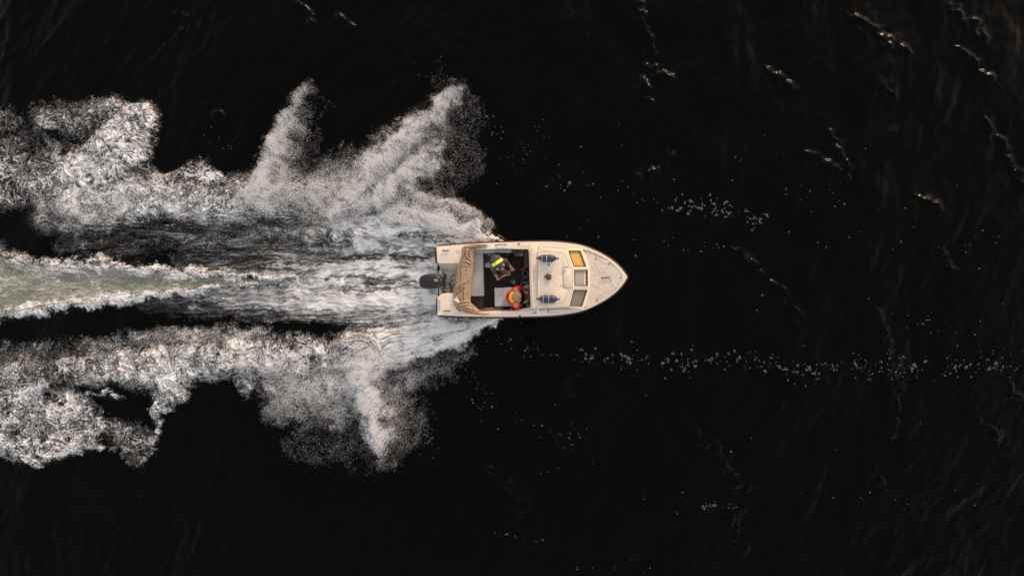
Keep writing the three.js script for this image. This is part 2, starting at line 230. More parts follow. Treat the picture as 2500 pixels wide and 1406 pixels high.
function foamAt(x, y) {                                   // > 0 where there is foam
  const [wx, wy] = torn(x, y);
  const c0 = bil(cover, wx, wy); if (c0 < 0.015 || insideHull(x, y) > 0.9) return [-1, 0];
  const sp = bil(spray, wx, wy), st = bil(streak, x, y), ft = bil(fat, x, y), c = clamp(c0 * (1 - 0.17 * ft) * (1 + (0.20 + 0.14 * sp) * n2(x * 0.019 + 20, y * 0.019) + 0.12 * n2b(x * 0.045, y * 0.045))), cm = c * (1 - 0.5 * sp);
  const thr = lerp(quant(table.a, cm), quant(table.b, cm), ft);
  return [(thr - waste(x, y)) * (3.9 - 1.9 * st - 1.7 * sp * (1 - st) - 0.9 * ft) + 0.55 * (c - 0.35) + 0.16 * st * c - 0.10 * sp - (sp > 0.5 && c < 0.32 ? 1.6 * (sp - 0.5) * (1 - c / 0.32) : 0), c];
}
{
  const step = 1.35, x0 = -225, y0 = 190, w = Math.floor((1245 - x0) / step), h = Math.floor((1180 - y0) / step), EDGE = -0.92;
  const val = new Float32Array(w * h), hh = new Float32Array(w * h);
  for (let j = 0; j < h; j++) for (let i = 0; i < w; i++) {
    const x = x0 + i * step, y = y0 + j * step, q = j * w + i, [f, c] = foamAt(x, y); val[q] = f;
    if (f < EDGE - 0.3) continue;
    const st = bil(streak, x, y), k = 1 / (1 + 7 * st), wx = 14 * n2c(x * 0.02, y * 0.02), wy = 14 * n2(x * 0.02 + 8, y * 0.02), [xa, ya] = turned(x, y);
    const bill = 1 - Math.abs(n2((xa + wx) * 0.021 * k, (ya + wy) * 0.021)), bill2 = 1 - Math.abs(n2b((xa + wx) * 0.055 * k + 3, (ya + wy) * 0.055)), bill3 = n2c(xa * 0.13 * k, ya * 0.13);
    const amp = (0.3 + 0.7 * c) * (1 - 0.8 * st);
    hh[q] = 0.022 + amp * (0.095 * bill * bill * bill + 0.038 * bill2 * bill2 + 0.012 * (bill3 + 1) * 0.5) * smooth(-0.9, 1.0, f) + 0.02 * smooth(-0.4, 1.2, f);
  }
  const zone = (x, y) => {                                 // 0 upper bow wave, 1 wash and propeller wake, 2 lower bow wave
    const up = x < 0 ? 590 : x < 500 ? lerp(596, 640, x / 500) : lerp(640, 600, (x - 500) / 560), lo = x < 0 ? 812 : lerp(800, 782, clamp(x / 1060)); return y < up ? 0 : y > lo ? 2 : 1;
  };
  const names = [['bow_wave_foam', 'curling white foam and plumes thrown off the hull toward the top of the picture'], ['propeller_wash', 'streaked foam band trailing straight behind the outboard motor'], ['bow_wave_foam', 'white foam thrown off the hull toward the bottom of the picture']];
  const foamM = mat(1, 1, 1, 0.7, { specularIntensity: 0.4, vertexColors: true });
  const base = new Float32Array(w * h);
  for (let q = 0; q < w * h; q++) if (val[q] > EDGE - 0.3) base[q] = seaHeight(x0 + (q % w) * step, y0 + Math.floor(q / w) * step);
  for (let z = 0; z < 3; z++) {
    const map = new Int32Array(w * h).fill(-1), pos = [], nor = [], col = [], idx = [];
    const vert = q => {
      if (map[q] >= 0) return map[q];
      const i = q % w, j = (q - i) / w, hgt = p => base[p] + hh[p], m = step * CAM_H / FOCAL;
      const e = p => val[p] > EDGE - 0.3 ? hgt(p) : hgt(q) - 0.004;
      const gx = (e(q + 1) - e(q - 1)) / (2 * m), gz = (e(q + w) - e(q - w)) / (2 * m), l = 1 / Math.hypot(gx, 1, gz);
      pos.push(X(x0 + i * step), hgt(q), Z(y0 + j * step)); nor.push(-gx * l, l, -gz * l);
      const t = smooth(EDGE - 0.1, 1.05, val[q]), a = 0.004 + 0.74 * Math.pow(t, 2.5);            // a thin film of bubbles lets the dark water through, thick froth is white
      const g = z === 1 ? inRibbon(x0 + i * step, y0 + j * step) * (1 - a / 0.75) : 0; col.push(lerp(a * 0.985, 0.165 + a * 0.7, g), lerp(a, 0.175 + a * 0.7, g), lerp(a * 1.015, 0.13 + a * 0.7, g));   // over the green water the film is seen against green
      return map[q] = pos.length / 3 - 1;
    };
    for (let j = 1; j < h - 2; j++) for (let i = 1; i < w - 2; i++) {
      const q = j * w + i, s = val[q] + val[q + 1] + val[q + w] + val[q + w + 1];
      if (s < 4 * EDGE || Math.min(val[q], val[q + 1], val[q + w], val[q + w + 1]) < EDGE - 0.3) continue;
      if (zone(x0 + i * step, y0 + j * step) !== z) continue;
      const a = vert(q), b = vert(q + w), c = vert(q + 1), d = vert(q + w + 1); idx.push(a, b, c, c, b, d);
    }
    const g = indexed(pos, idx, new Float32Array(nor)); g.setAttribute('color', new THREE.BufferAttribute(new Float32Array(col), 3));
    tag(mesh(names[z][0], g, foamM), names[z][1], 'foam', null, 'stuff');
    console.log('foam', z, idx.length / 3);
  }
}
{ // ---- green aerated water between the shoulders of the propeller wash
  const pos = [], idx = [];
  const w = 320, h = 40;
  for (let j = 0; j <= h; j++) for (let i = 0; i <= w; i++) {
    const x = -250 + i * 1000 / w, a = edgeAt(ribbonUp, x), b = edgeAt(ribbonLo, x), y = lerp(a, b, j / h), e = 1 - Math.pow(Math.abs(2 * j / h - 1), 3);
    pos.push(X(x), seaHeight(x, y) - 0.012 + 0.036 * e + 0.012 * e * n2(x * 0.03, y * 0.05) + 0.004 * e * n2b(x * 0.1, y * 0.2), Z(y));
  }
  for (let j = 0; j < h; j++) for (let i = 0; i < w; i++) { const a = j * (w + 1) + i; idx.push(a, a + w + 1, a + 1, a + 1, a + w + 1, a + w + 2); }
  tag(mesh('aerated_water', indexed(pos, idx), mat(0.165, 0.175, 0.13, 0.4, { ior: 1.33, specularIntensity: 0.6 })), 'olive green water full of bubbles behind the outboard motor', 'water', null, 'stuff');
}
// ---- loose drops and bubble clumps
function drops(name, label, list, m, detail = 0) {
  const g = new THREE.IcosahedronGeometry(1, detail); if (detail) { const p = g.attributes.position; for (let i = 0; i < p.count; i++) { const x = p.getX(i), y = p.getY(i), z = p.getZ(i), k = 1 + 0.5 * n3(x * 1.3 + 4, y * 1.3, z * 1.3); p.setXYZ(i, x * k, y * k, z * k); } g.computeVertexNormals(); }
  const o = new THREE.InstancedMesh(g, m, list.length), M = new THREE.Matrix4(), q = new THREE.Quaternion(), e = new THREE.Euler(), p = V(), s = V();
  list.forEach((d, i) => { e.set(d[6] ?? 0, d[7] ?? 0, d[8] ?? 0); q.setFromEuler(e); M.compose(p.set(d[0], d[1], d[2]), q, s.set(d[3], d[4], d[5])); o.setMatrixAt(i, M); });
  o.name = numbered(name); o.castShadow = o.receiveShadow = true; scene.add(o); return tag(o, label, 'foam', null, 'stuff');
}
{
  const r = rng(101), up = [], lo = [], M1 = mat(0.78, 0.785, 0.8, 0.55, { specularIntensity: 0.6 });
  let tries = 0;
  while (up.length + lo.length < 760000 && tries++ < 16e6) {
    const x = -220 + r() * 1460, y = 180 + r() * 1000, [wx, wy] = torn(x, y);
    const c = bil(cover, wx, wy), sp = bil(spray, wx, wy), st = bil(streak, wx, wy);
    const clump = 0.55 + 0.4 * n2(x * 0.03, y * 0.03) + 0.45 * n2b(x * 0.11, y * 0.11);
    const dens = 1.35 * Math.pow(c, 1.55) * (0.02 + 0.98 * sp * smooth(0.05, 0.5, sp)) * clamp(clump * 1.1 + 0.1);
    if (r() > dens || insideHull(x, y) > 0.3) continue;
    const big = Math.pow(r(), 3), s = (0.0022 + 0.0062 * big) * (0.5 + 0.6 * c), hgt = bil(rise, x, y) + 0.03 + (0.05 + 0.55 * sp * Math.sqrt(c)) * Math.pow(r(), 2.2);
    (y < 640 ? up : lo).push([X(x), seaHeightFast(x, y) + hgt, Z(y), s * (1.2 + 1.4 * r() * (0.4 + st)), s * 0.8, s, 0, (r() - 0.5) * 1.2 - (sp > 0.5 && y < 640 ? 0.2 : 0), 0]);
  }
  console.log('drops', up.length, lo.length, tries);
  drops('spray_drops', 'fine white spray hanging over the upper plumes', up, M1);
  drops('spray_drops', 'fine white spray hanging over the lower bow wave', lo, M1);
}
function seaHeightFast() { return 0.02; }
{ // floating bubble clumps ahead of the boat
  const r = rng(77), list = [], gauss = () => (r() + r() + r() - 1.5) / 1.5;
  const put = (x, y, s) => { if (insideHull(x, y) > 0 || (x > 1050 && x < 1540 && y > 580 && y < 785)) return; const k = s * (0.5 + 0.8 * r()), a = 0.5 + 1.2 * r() * r(); list.push([X(x), seaHeight(x, y) + 0.004, Z(y), k * a * 1.25, k * 0.35, k / a, 0, r() * 6, 0]); };
  const patch = (x, y, s) => { const n = 1 + Math.floor(r() * 4); for (let i = 0; i < n; i++) put(x + (r() - 0.5) * s * 130, y + (r() - 0.5) * s * 90, s * (0.6 + 0.4 * r())); };
  const band = (pts, spread, n, s) => { for (let i = 0; i < n; i++) { const k = Math.min(pts.length - 2, Math.floor(r() * (pts.length - 1))), t = r(), x = lerp(pts[k][0], pts[k + 1][0], t), y = lerp(pts[k][1], pts[k + 1][1], t); const clump = n2(x * 0.02, y * 0.02 + 50); if (r() > 0.55 + 0.6 * clump) continue; patch(x + gauss() * 34, y + gauss() * spread * (0.4 + r()), s * (0.35 + r() * r() * 1.1)); } };
  band([[1380, 868], [1480, 868], [1600, 882], [1700, 886], [1800, 872], [1880, 884], [1960, 908], [2040, 890], [2130, 896]], 40, 330, 0.036);
  band([[2080, 890], [2200, 895], [2300, 900], [2400, 890], [2500, 900]], 50, 220, 0.034);
  band([[1200, 825], [1290, 850], [1400, 880]], 26, 50, 0.028);
  band([[1640, 492], [1720, 505], [1780, 520], [1860, 535]], 38, 170, 0.042);
  band([[1360, 440], [1500, 470], [1640, 490]], 45, 60, 0.030);
  band([[1880, 470], [2050, 470], [2150, 460]], 55, 50, 0.030);
  band([[1380, 570], [1700, 600], [2100, 570], [2450, 590]], 45, 90, 0.022);
  band([[2180, 770], [2300, 800], [2480, 860]], 40, 70, 0.026);
  band([[1722, 1235], [1745, 1232]], 16, 22, 0.034); band([[1778, 1225], [1784, 1240]], 14, 18, 0.034);
  band([[1200, 1000], [1420, 1060], [1300, 1180]], 60, 50, 0.022); band([[1220, 1300], [1340, 1325]], 12, 20, 0.024); band([[1400, 1385], [1580, 1390]], 14, 22, 0.024); band([[1880, 1190], [2320, 1240]], 30, 34, 0.020);
  band([[960, 160], [1080, 190], [1060, 150]], 40, 60, 0.018); band([[1150, 340], [1330, 320], [1240, 420]], 90, 90, 0.020); band([[680, 1080], [860, 1140], [1060, 1080]], 60, 110, 0.020); band([[1130, 860], [1180, 1000]], 60, 60, 0.022); band([[500, 330], [600, 380]], 50, 40, 0.016);
  for (let i = 0; i < 160; i++) { const x = 1200 + r() * 1300, y = 300 + r() * 1000; if (r() < 0.5) put(x, y, 0.014 + 0.012 * r()); }
  const g = drops('foam_flecks', 'grey bubble flecks floating in bands on the dark sea ahead of the boat', list, mat(0.055, 0.055, 0.052, 0.7), 1);
  console.log('flecks', list.length);
}

// ------------------------------------------------------------------ the motor boat
const BOAT_AT = V(X(1298), 0, Z(682.1)), TURN = 0.0189, CT = Math.cos(TURN), ST = Math.sin(TURN);
function P(px, py, h) { const k = (CAM_H - h) / FOCAL, x = (px - 1250) * k - BOAT_AT.x, z = (py - 703) * k - BOAT_AT.z; return V(x * CT - z * ST, h, x * ST + z * CT); }    // photo point at height h -> the boat's own axes
function W(px, py, h) { const k = (CAM_H - h) / FOCAL; return V((px - 1250) * k, h, (py - 703) * k); }                                                                  // the same in the world
const boat = thing('motor_boat', 'small cream motor boat with cuddy cabin and open cockpit speeding to the right', 'boat', BOAT_AT); boat.rotation.y = TURN;

function grainTexture(fn, n = 512) { const d = new Uint8Array(n * n * 4); for (let j = 0; j < n; j++) for (let i = 0; i < n; i++) { const c = fn(i / n, j / n), o = (j * n + i) * 4; d[o] = clamp(c[0]) * 255; d[o + 1] = clamp(c[1]) * 255; d[o + 2] = clamp(c[2]) * 255; d[o + 3] = 255; } const t = new THREE.DataTexture(d, n, n); t.colorSpace = THREE.SRGBColorSpace; t.wrapS = t.wrapT = THREE.RepeatWrapping; t.magFilter = THREE.LinearFilter; t.minFilter = THREE.LinearMipmapLinearFilter; t.generateMipmaps = true; t.needsUpdate = true; return t; }
const fbm = (x, y) => n2(x, y) * 0.5 + n2b(x * 2.1, y * 2.1) * 0.3 + n2c(x * 4.3, y * 4.3) * 0.2;
// scuffed, slightly weathered gelcoat: faint mottling and scattered specks
const gelMap = grainTexture((u, v) => { const a = 0.96 + 0.035 * fbm(u * 9, v * 9) + 0.02 * n2(u * 90, v * 90), s = n2c(u * 46, v * 46) > 0.86 ? 0.10 : 0; return [a - s * 0.7, a - s * 0.85, a - s]; });
// foredeck walked on with dirty boots and mooring lines: grey smears with outlines of their own
const deckMap = grainTexture((u, v) => { const w = fbm(u * 4, v * 4), m = smooth(0.10, 0.5, fbm(u * 7 + 1.4 * w, v * 8 + 5 + w)), st = smooth(0.93, 0.99, 1 - Math.abs(n2b(u * 5 + 0.8 * w, v * 9 + w))) * smooth(0.0, 0.5, n2(u * 4 + 8, v * 4)), g = 0.03 * n2c(u * 80, v * 80); const a = 0.97 - 0.14 * m - 0.18 * st + g; return [a, a * 0.99, a * 0.985]; });
const woodMap = grainTexture((u, v) => { const g = fbm(u * 3, v * 40) * 0.18 + n2(u * 10, v * 160) * 0.08, a = 0.78 + g; return [a, a, a]; });
const canvasMap = grainTexture((u, v) => { const a = 0.93 + 0.03 * Math.sin(u * 900) * Math.sin(v * 900) + 0.06 * fbm(u * 7, v * 7); return [a, a * 0.995, a * 0.985]; });
const M = {
  gel: mat(0.83, 0.715, 0.575, 0.32, { map: gelMap, clearcoat: 0.25, clearcoatRoughness: 0.3 }), deck: mat(0.79, 0.685, 0.575, 0.6, { map: deckMap }), roof: mat(0.80, 0.685, 0.56, 0.5, { map: gelMap }),
  hull: mat(0.72, 0.68, 0.62, 0.25), rail: mat(0.030, 0.020, 0.015, 0.55), liner: mat(0.50, 0.47, 0.45, 0.6, { map: gelMap }), floor: mat(0.035, 0.014, 0.008, 0.7, { map: woodMap }), well: mat(0.55, 0.50, 0.42, 0.55, { map: gelMap }),
  wood: mat(0.20, 0.065, 0.028, 0.5, { map: woodMap }), darkwood: mat(0.075, 0.032, 0.018, 0.55, { map: woodMap }), steel: mat(0.62, 0.62, 0.64, 0.28, { metalness: 0.9 }), bronze: mat(0.045, 0.030, 0.022, 0.5), black: mat(0.014, 0.013, 0.013, 0.45), rubber: mat(0.02, 0.018, 0.017, 0.7),
  cowl: mat(0.022, 0.022, 0.026, 0.42, { specularIntensity: 0.5 }), cowlSide: mat(0.022, 0.020, 0.019, 0.4), silver: mat(0.48, 0.48, 0.50, 0.35, { metalness: 0.6 }), orange: mat(0.75, 0.20, 0.05, 0.5), white: mat(0.78, 0.78, 0.76, 0.5), greyDecal: mat(0.22, 0.24, 0.25, 0.5),
  canvas: mat(0.43, 0.305, 0.20, 0.9, { map: canvasMap, side: THREE.DoubleSide }), gasket: mat(0.085, 0.048, 0.026, 0.6), glass: new THREE.MeshPhysicalMaterial({ color: rgb(0.92, 0.93, 0.92), roughness: 0.03, transmission: 1, thickness: 0, ior: 1.5 }),
  ochre: mat(0.68, 0.39, 0.085, 0.8), greyBlind: mat(0.40, 0.37, 0.34, 0.8), brownBlind: mat(0.27, 0.24, 0.205, 0.8), groove: mat(0.34, 0.28, 0.24, 0.7), vent: mat(0.060, 0.045, 0.036, 0.6), pad: mat(0.36, 0.42, 0.52, 0.6), rope: mat(0.70, 0.68, 0.65, 0.9), navy: mat(0.014, 0.020, 0.060, 0.35, { clearcoat: 0.3, clearcoatRoughness: 0.3 }),
};
// sheer line of the hull: share of length -> half beam (m) and height
const BEAM = [[0, 1.165], [0.05, 1.18], [0.16, 1.222], [0.3, 1.25], [0.44, 1.258], [0.55, 1.253], [0.62, 1.238], [0.70, 1.18], [0.75, 1.122], [0.806, 1.0], [0.88, 0.765], [0.935, 0.52], [0.965, 0.33], [0.985, 0.17], [1, 0.02]];
function beam(u) { u = clamp(u); let k = 0; while (k + 2 < BEAM.length && BEAM[k + 1][0] < u) k++; const p0 = BEAM[Math.max(0, k - 1)], p1 = BEAM[k], p2 = BEAM[k + 1], p3 = BEAM[Math.min(BEAM.length - 1, k + 2)], h = p2[0] - p1[0], t = (u - p1[0]) / h, m1 = k ? (p2[1] - p0[1]) / (p2[0] - p0[0]) : 0, m2 = (p3[1] - p1[1]) / (p3[0] - p1[0]); const t2 = t * t, t3 = t2 * t; return (2 * t3 - 3 * t2 + 1) * p1[1] + (t3 - 2 * t2 + t) * h * m1 + (-2 * t3 + 3 * t2) * p2[1] + (t3 - t2) * h * m2; }
const STERN = P(1065.5, 686.5, 1).x, BOW = P(1530.5, 677.7, 1).x, LEN = BOW - STERN;
const sheer = x => { const u = clamp((x - STERN) / LEN); return 0.92 + 0.22 * u * u; };
const uOf = x => (x - STERN) / LEN;
const us = []; for (let i = 0; i <= 60; i++) { const t = i / 60; us.push(t < 0.8 ? t : 0.8 + 0.2 * (1 - Math.pow(1 - (t - 0.8) / 0.2, 1.5))); }

{ // hull shell
  const rows = [], prof = [];                              // section: keel -> chine -> sheer
  for (const u of us) {
    const b = beam(u), x = STERN + u * LEN, rise = Math.pow(clamp((u - 0.35) / 0.65), 2.4), keel = -0.38 + 1.15 * rise, chineY = 0.02 + 0.62 * rise, chineB = b * lerp(0.84, 0.55, rise), top = sheer(x) - 0.02;
    const one = []; for (const [k, y, bb] of [[0, keel, 0], [1, lerp(keel, chineY, 0.55), chineB * 0.6], [2, chineY, chineB], [3, chineY + 0.03, chineB + 0.03 * (1 - rise)], [4, lerp(chineY, top, 0.5), lerp(chineB, b, 0.62)], [5, top, b - 0.012]]) one.push([x - (k < 3 ? 0.25 * rise * (3 - k) / 3 : 0), y, Math.max(bb, 0.004)]);
    prof.push(one);
  }
  const pos = [], idx = [], n = 11;
  for (const one of prof) { for (let k = 5; k > 0; k--) pos.push(one[k][0], one[k][1], -one[k][2]); pos.push(one[0][0], one[0][1], 0); for (let k = 1; k <= 5; k++) pos.push(...one[k]); }
  for (let i = 0; i + 1 < prof.length; i++) for (let k = 0; k + 1 < n; k++) { const a = i * n + k; idx.push(a, a + 1, a + n, a + n, a + 1, a + n + 1); }
  // transom with the cut-out for the motor: only up to the well's sill in the middle
  const t0 = pos.length / 3; for (let k = 0; k < n; k++) { const p = prof[0][Math.abs(k - 5)], s = k < 5 ? -1 : 1; pos.push(p[0], p[1], s * p[2]); }
  pos.push(STERN, 0.62, -0.52, STERN, 0.62, 0.52); const L = t0 + n, R = t0 + n + 1;
  idx.push(t0, L, t0 + 1, t0 + 1, L, t0 + 2, t0 + 2, L, t0 + 3, t0 + 3, L, t0 + 4, t0 + 4, L, t0 + 5, t0 + 5, L, R, t0 + 5, R, t0 + 6, t0 + 6, R, t0 + 7, t0 + 7, R, t0 + 8, t0 + 8, R, t0 + 9, t0 + 9, R, t0 + 10);
  mesh('hull', toCreasedNormals(indexed(pos, idx), 0.7), M.hull, boat);
}
const outline = (inset, u0 = 0, u1 = 1, n = 70) => { const l = []; for (let i = 0; i <= n; i++) { const u = lerp(u0, u1, 1 - Math.pow(1 - i / n, 1.25)); const x = STERN + u * LEN - inset * Math.pow(u, 6) * 1.2; l.push([x, Math.max(0, beam(u) - inset)]); } return l; };
{ // rub rail: a dark rubber strip all round
  const line = [], o = outline(-0.016, 0.012, 1); for (const [x, z] of o) line.push(V(x, sheer(x) - 0.055, -z)); for (const [x, z] of o.slice().reverse()) line.push(V(x, sheer(x) - 0.055, z));
  line.push(V(STERN - 0.018, sheer(STERN) - 0.055, 1.10), V(STERN - 0.018, sheer(STERN) - 0.055, 0.58)); line.unshift(V(STERN - 0.018, sheer(STERN) - 0.055, -1.10)); line.unshift(V(STERN - 0.018, sheer(STERN) - 0.055, -0.60));
  mesh('rub_rail', new THREE.TubeGeometry(new THREE.CatmullRomCurve3(line, false, 'catmullrom', 0.2), 420, 0.030, 8), M.rail, boat);
}
function plate(pts, holes, thick, hAt, bevel = 0.012, crease = 0.6) {       // a moulded plate in plan: pts [x, z]
  const s = new THREE.Shape(pts.map(([x, z]) => new THREE.Vector2(x, -z))); for (const h of holes) s.holes.push(new THREE.Path(h.map(([x, z]) => new THREE.Vector2(x, -z))));
  let g = new THREE.ExtrudeGeometry(s, { depth: thick - 2 * bevel, bevelEnabled: bevel > 0, bevelSize: bevel, bevelThickness: bevel, bevelOffset: -bevel, bevelSegments: 2, steps: 1 });
  g.rotateX(-Math.PI / 2); const p = g.attributes.position; for (let i = 0; i < p.count; i++) p.setY(i, p.getY(i) - thick + bevel + hAt(p.getX(i), p.getZ(i)));
  g.computeVertexNormals(); g = toCreasedNormals(g, crease); return planarUV(g, 0.7);
}
const xz = (px, py, h = 1) => { const p = P(px, py, h); return [p.x, p.z]; };
const dense = (pts, step = 0.12) => { const o = []; pts.forEach((p, i) => { const q = pts[(i + 1) % pts.length], n = Math.max(1, Math.ceil(Math.hypot(q[0] - p[0], q[1] - p[1]) / step)); for (let k = 0; k < n; k++) o.push([lerp(p[0], q[0], k / n), lerp(p[1], q[1], k / n)]); }); return o; };
const round = (pts, r, seg = 5) => { const o = []; const n = pts.length; for (let i = 0; i < n; i++) { const a = pts[(i + n - 1) % n], b = pts[i], c = pts[(i + 1) % n], la = Math.hypot(a[0] - b[0], a[1] - b[1]), lc = Math.hypot(c[0] - b[0], c[1] - b[1]), k = Math.min(r, la * 0.45, lc * 0.45), p0 = [b[0] + (a[0] - b[0]) * k / la, b[1] + (a[1] - b[1]) * k / la], p1 = [b[0] + (c[0] - b[0]) * k / lc, b[1] + (c[1] - b[1]) * k / lc]; for (let s = 0; s <= seg; s++) { const t = s / seg, u = 1 - t; o.push([u * u * p0[0] + 2 * u * t * b[0] + t * t * p1[0], u * u * p0[1] + 2 * u * t * b[1] + t * t * p1[1]]); } } return o; };
const cockpitHole = dense(round([xz(1133, 617), xz(1160, 608), xz(1230, 605.5), xz(1291, 607), xz(1294, 650), xz(1295, 710), xz(1296, 751), xz(1256, 759.5), xz(1180, 762), xz(1133, 758)], 0.06));
{ // gunwale: side decks, coaming and the two stern corners, cut out for the cockpit, the cabin and the well
  const o = outline(0.004, 0, 1), out = [...o.map(([x, z]) => [x, -z]), ...o.slice(0, -1).reverse().map(([x, z]) => [x, z])];
  out.push(xz(1066.5, 727), xz(1074, 719), xz(1082, 716.5), xz(1128, 715), xz(1128, 643), xz(1074, 643.5), xz(1067, 641));
  const inB = (u0, u1, ins, n = 30) => { const l = []; for (let i = 0; i <= n; i++) { const u = lerp(u0, u1, i / n), x = STERN + u * LEN; l.push([x - (u > 0.9 ? ins * 1.1 * (u - 0.9) * 10 * 0.8 : 0), Math.max(0.02, beam(u) - ins)]); } return l; };
  const foreTop = inB(0.79, 0.985, 0.075, 26), fore = [...foreTop.map(([x, z]) => [x, -z]), ...foreTop.slice().reverse()];
  const deckHole = [xz(1303, 603), xz(1416, 609), ...fore.slice(2, -2), xz(1420, 750), xz(1303, 753)];
  let g = plate(out, [cockpitHole, dense(deckHole)], 0.06, x => sheer(x) + 0.006, 0.014);
  mesh('gunwale', g, M.gel, boat);
  const fd = inB(0.66, 0.99, 0.06, 30), f2 = [...fd.map(([x, z]) => [x, -z]), ...fd.slice().reverse()];
  mesh('foredeck', plate(dense(f2, 0.2), [], 0.03, (x, z) => sheer(x) - 0.035 + 0.03 * (1 - z * z), 0), M.deck, boat).userData.label = 'dirty scuffed foredeck with grey smears';
}
{ // motor well between the stern corners
  const h0 = sheer(STERN) - 0.03, a = (px, py, h) => P(px, py, h);
  const q = (...v) => { const g = indexed(v.flatMap(p => [p.x, p.y, p.z]), [0, 2, 1, 0, 3, 2]); return planarUV(g.toNonIndexed()); };
  const fl = [a(1081, 664, 0.62), a(1128, 665, 0.62), a(1128, 712, 0.62), a(1078, 714, 0.62)];
  const parts = [q(fl[0], fl[1], fl[2], fl[3]), q(a(1068, 643, h0), a(1128, 644, h0), fl[1], fl[0]), q(fl[3], fl[2], a(1128, 715, h0), a(1075, 719, h0)), q(fl[1], a(1128, 643, h0), a(1128, 715, h0), fl[2]), q(a(1074, 650, 0.60), a(1081, 664, 0.62), a(1078, 714, 0.62), a(1072, 724, 0.60))];
  for (const g of parts) g.computeVertexNormals(); const m = mesh('motor_well', join(parts), M.well, boat); m.material.side = THREE.DoubleSide;
  mesh('transom_sill', new RoundedBoxGeometry(0.07, 0.10, 0.80, 3, 0.02).translate(P(1074, 690, 0.66).x, 0.64, P(1074, 690, 0.66).z), M.silver, boat);
}
{ // cockpit
  const wall = [], idx = [], n = cockpitHole.length; cockpitHole.forEach(([x, z]) => { const c = 0.93; wall.push(x, sheer(x) - 0.02, z, x * 1.0, 0.10, z * c); });
  for (let i = 0; i < n; i++) { const a = 2 * i, b = 2 * ((i + 1) % n); idx.push(a, a + 1, b, b, a + 1, b + 1); }
  const lw = mesh('cockpit_liner', planarUV(indexed(wall, idx)), M.liner, boat); M.liner.side = THREE.DoubleSide;
  const c0 = P(1140, 686, 0.12), c1 = P(1400, 682, 0.12);
  mesh('cockpit_floor', planarUV(new RoundedBoxGeometry(c1.x - c0.x, 0.03, 2.2, 1, 0.004).translate((c0.x + c1.x) / 2, 0.105, 0)), M.floor, boat);
  const boxAt = (name, x0, y0, x1, y1, h, bottom, m, r = 0.03) => { const a = P(x0, y0, h), b = P(x1, y1, h); return mesh(name, planarUV(new RoundedBoxGeometry(Math.abs(b.x - a.x), h - bottom, Math.abs(b.z - a.z), 4, r).translate((a.x + b.x) / 2, (h + bottom) / 2, (a.z + b.z) / 2)), m, boat); };
  const bench = boxAt('stern_bench', 1146, 619, 1181.5, 723, 0.66, 0.13, M.liner); bench.userData.label = 'light grey stern bench';
  for (const [px, py] of [[1158, 673], [1160, 705]]) mesh('latch', new THREE.CylinderGeometry(0.018, 0.02, 0.012, 12).translate(P(px, py, 0.67).x, 0.668, P(px, py, 0.67).z), M.steel, bench);
  boxAt('bench_end', 1146, 724.5, 1181, 757, 0.40, 0.13, M.darkwood, 0.015);
  boxAt('side_seat', 1183, 617, 1222, 652, 0.56, 0.13, M.liner);
  boxAt('side_shelf', 1158, 606.5, 1249, 617, 0.74, 0.60, M.liner, 0.03);
  boxAt('forward_locker', 1257, 604, 1278, 624, 0.50, 0.13, M.liner);
  boxAt('port_console', 1279, 606, 1292, 655, 0.80, 0.13, M.darkwood, 0.012);
  boxAt('helm_console', 1281, 704, 1294, 738, 0.82, 0.13, M.wood, 0.012);
}
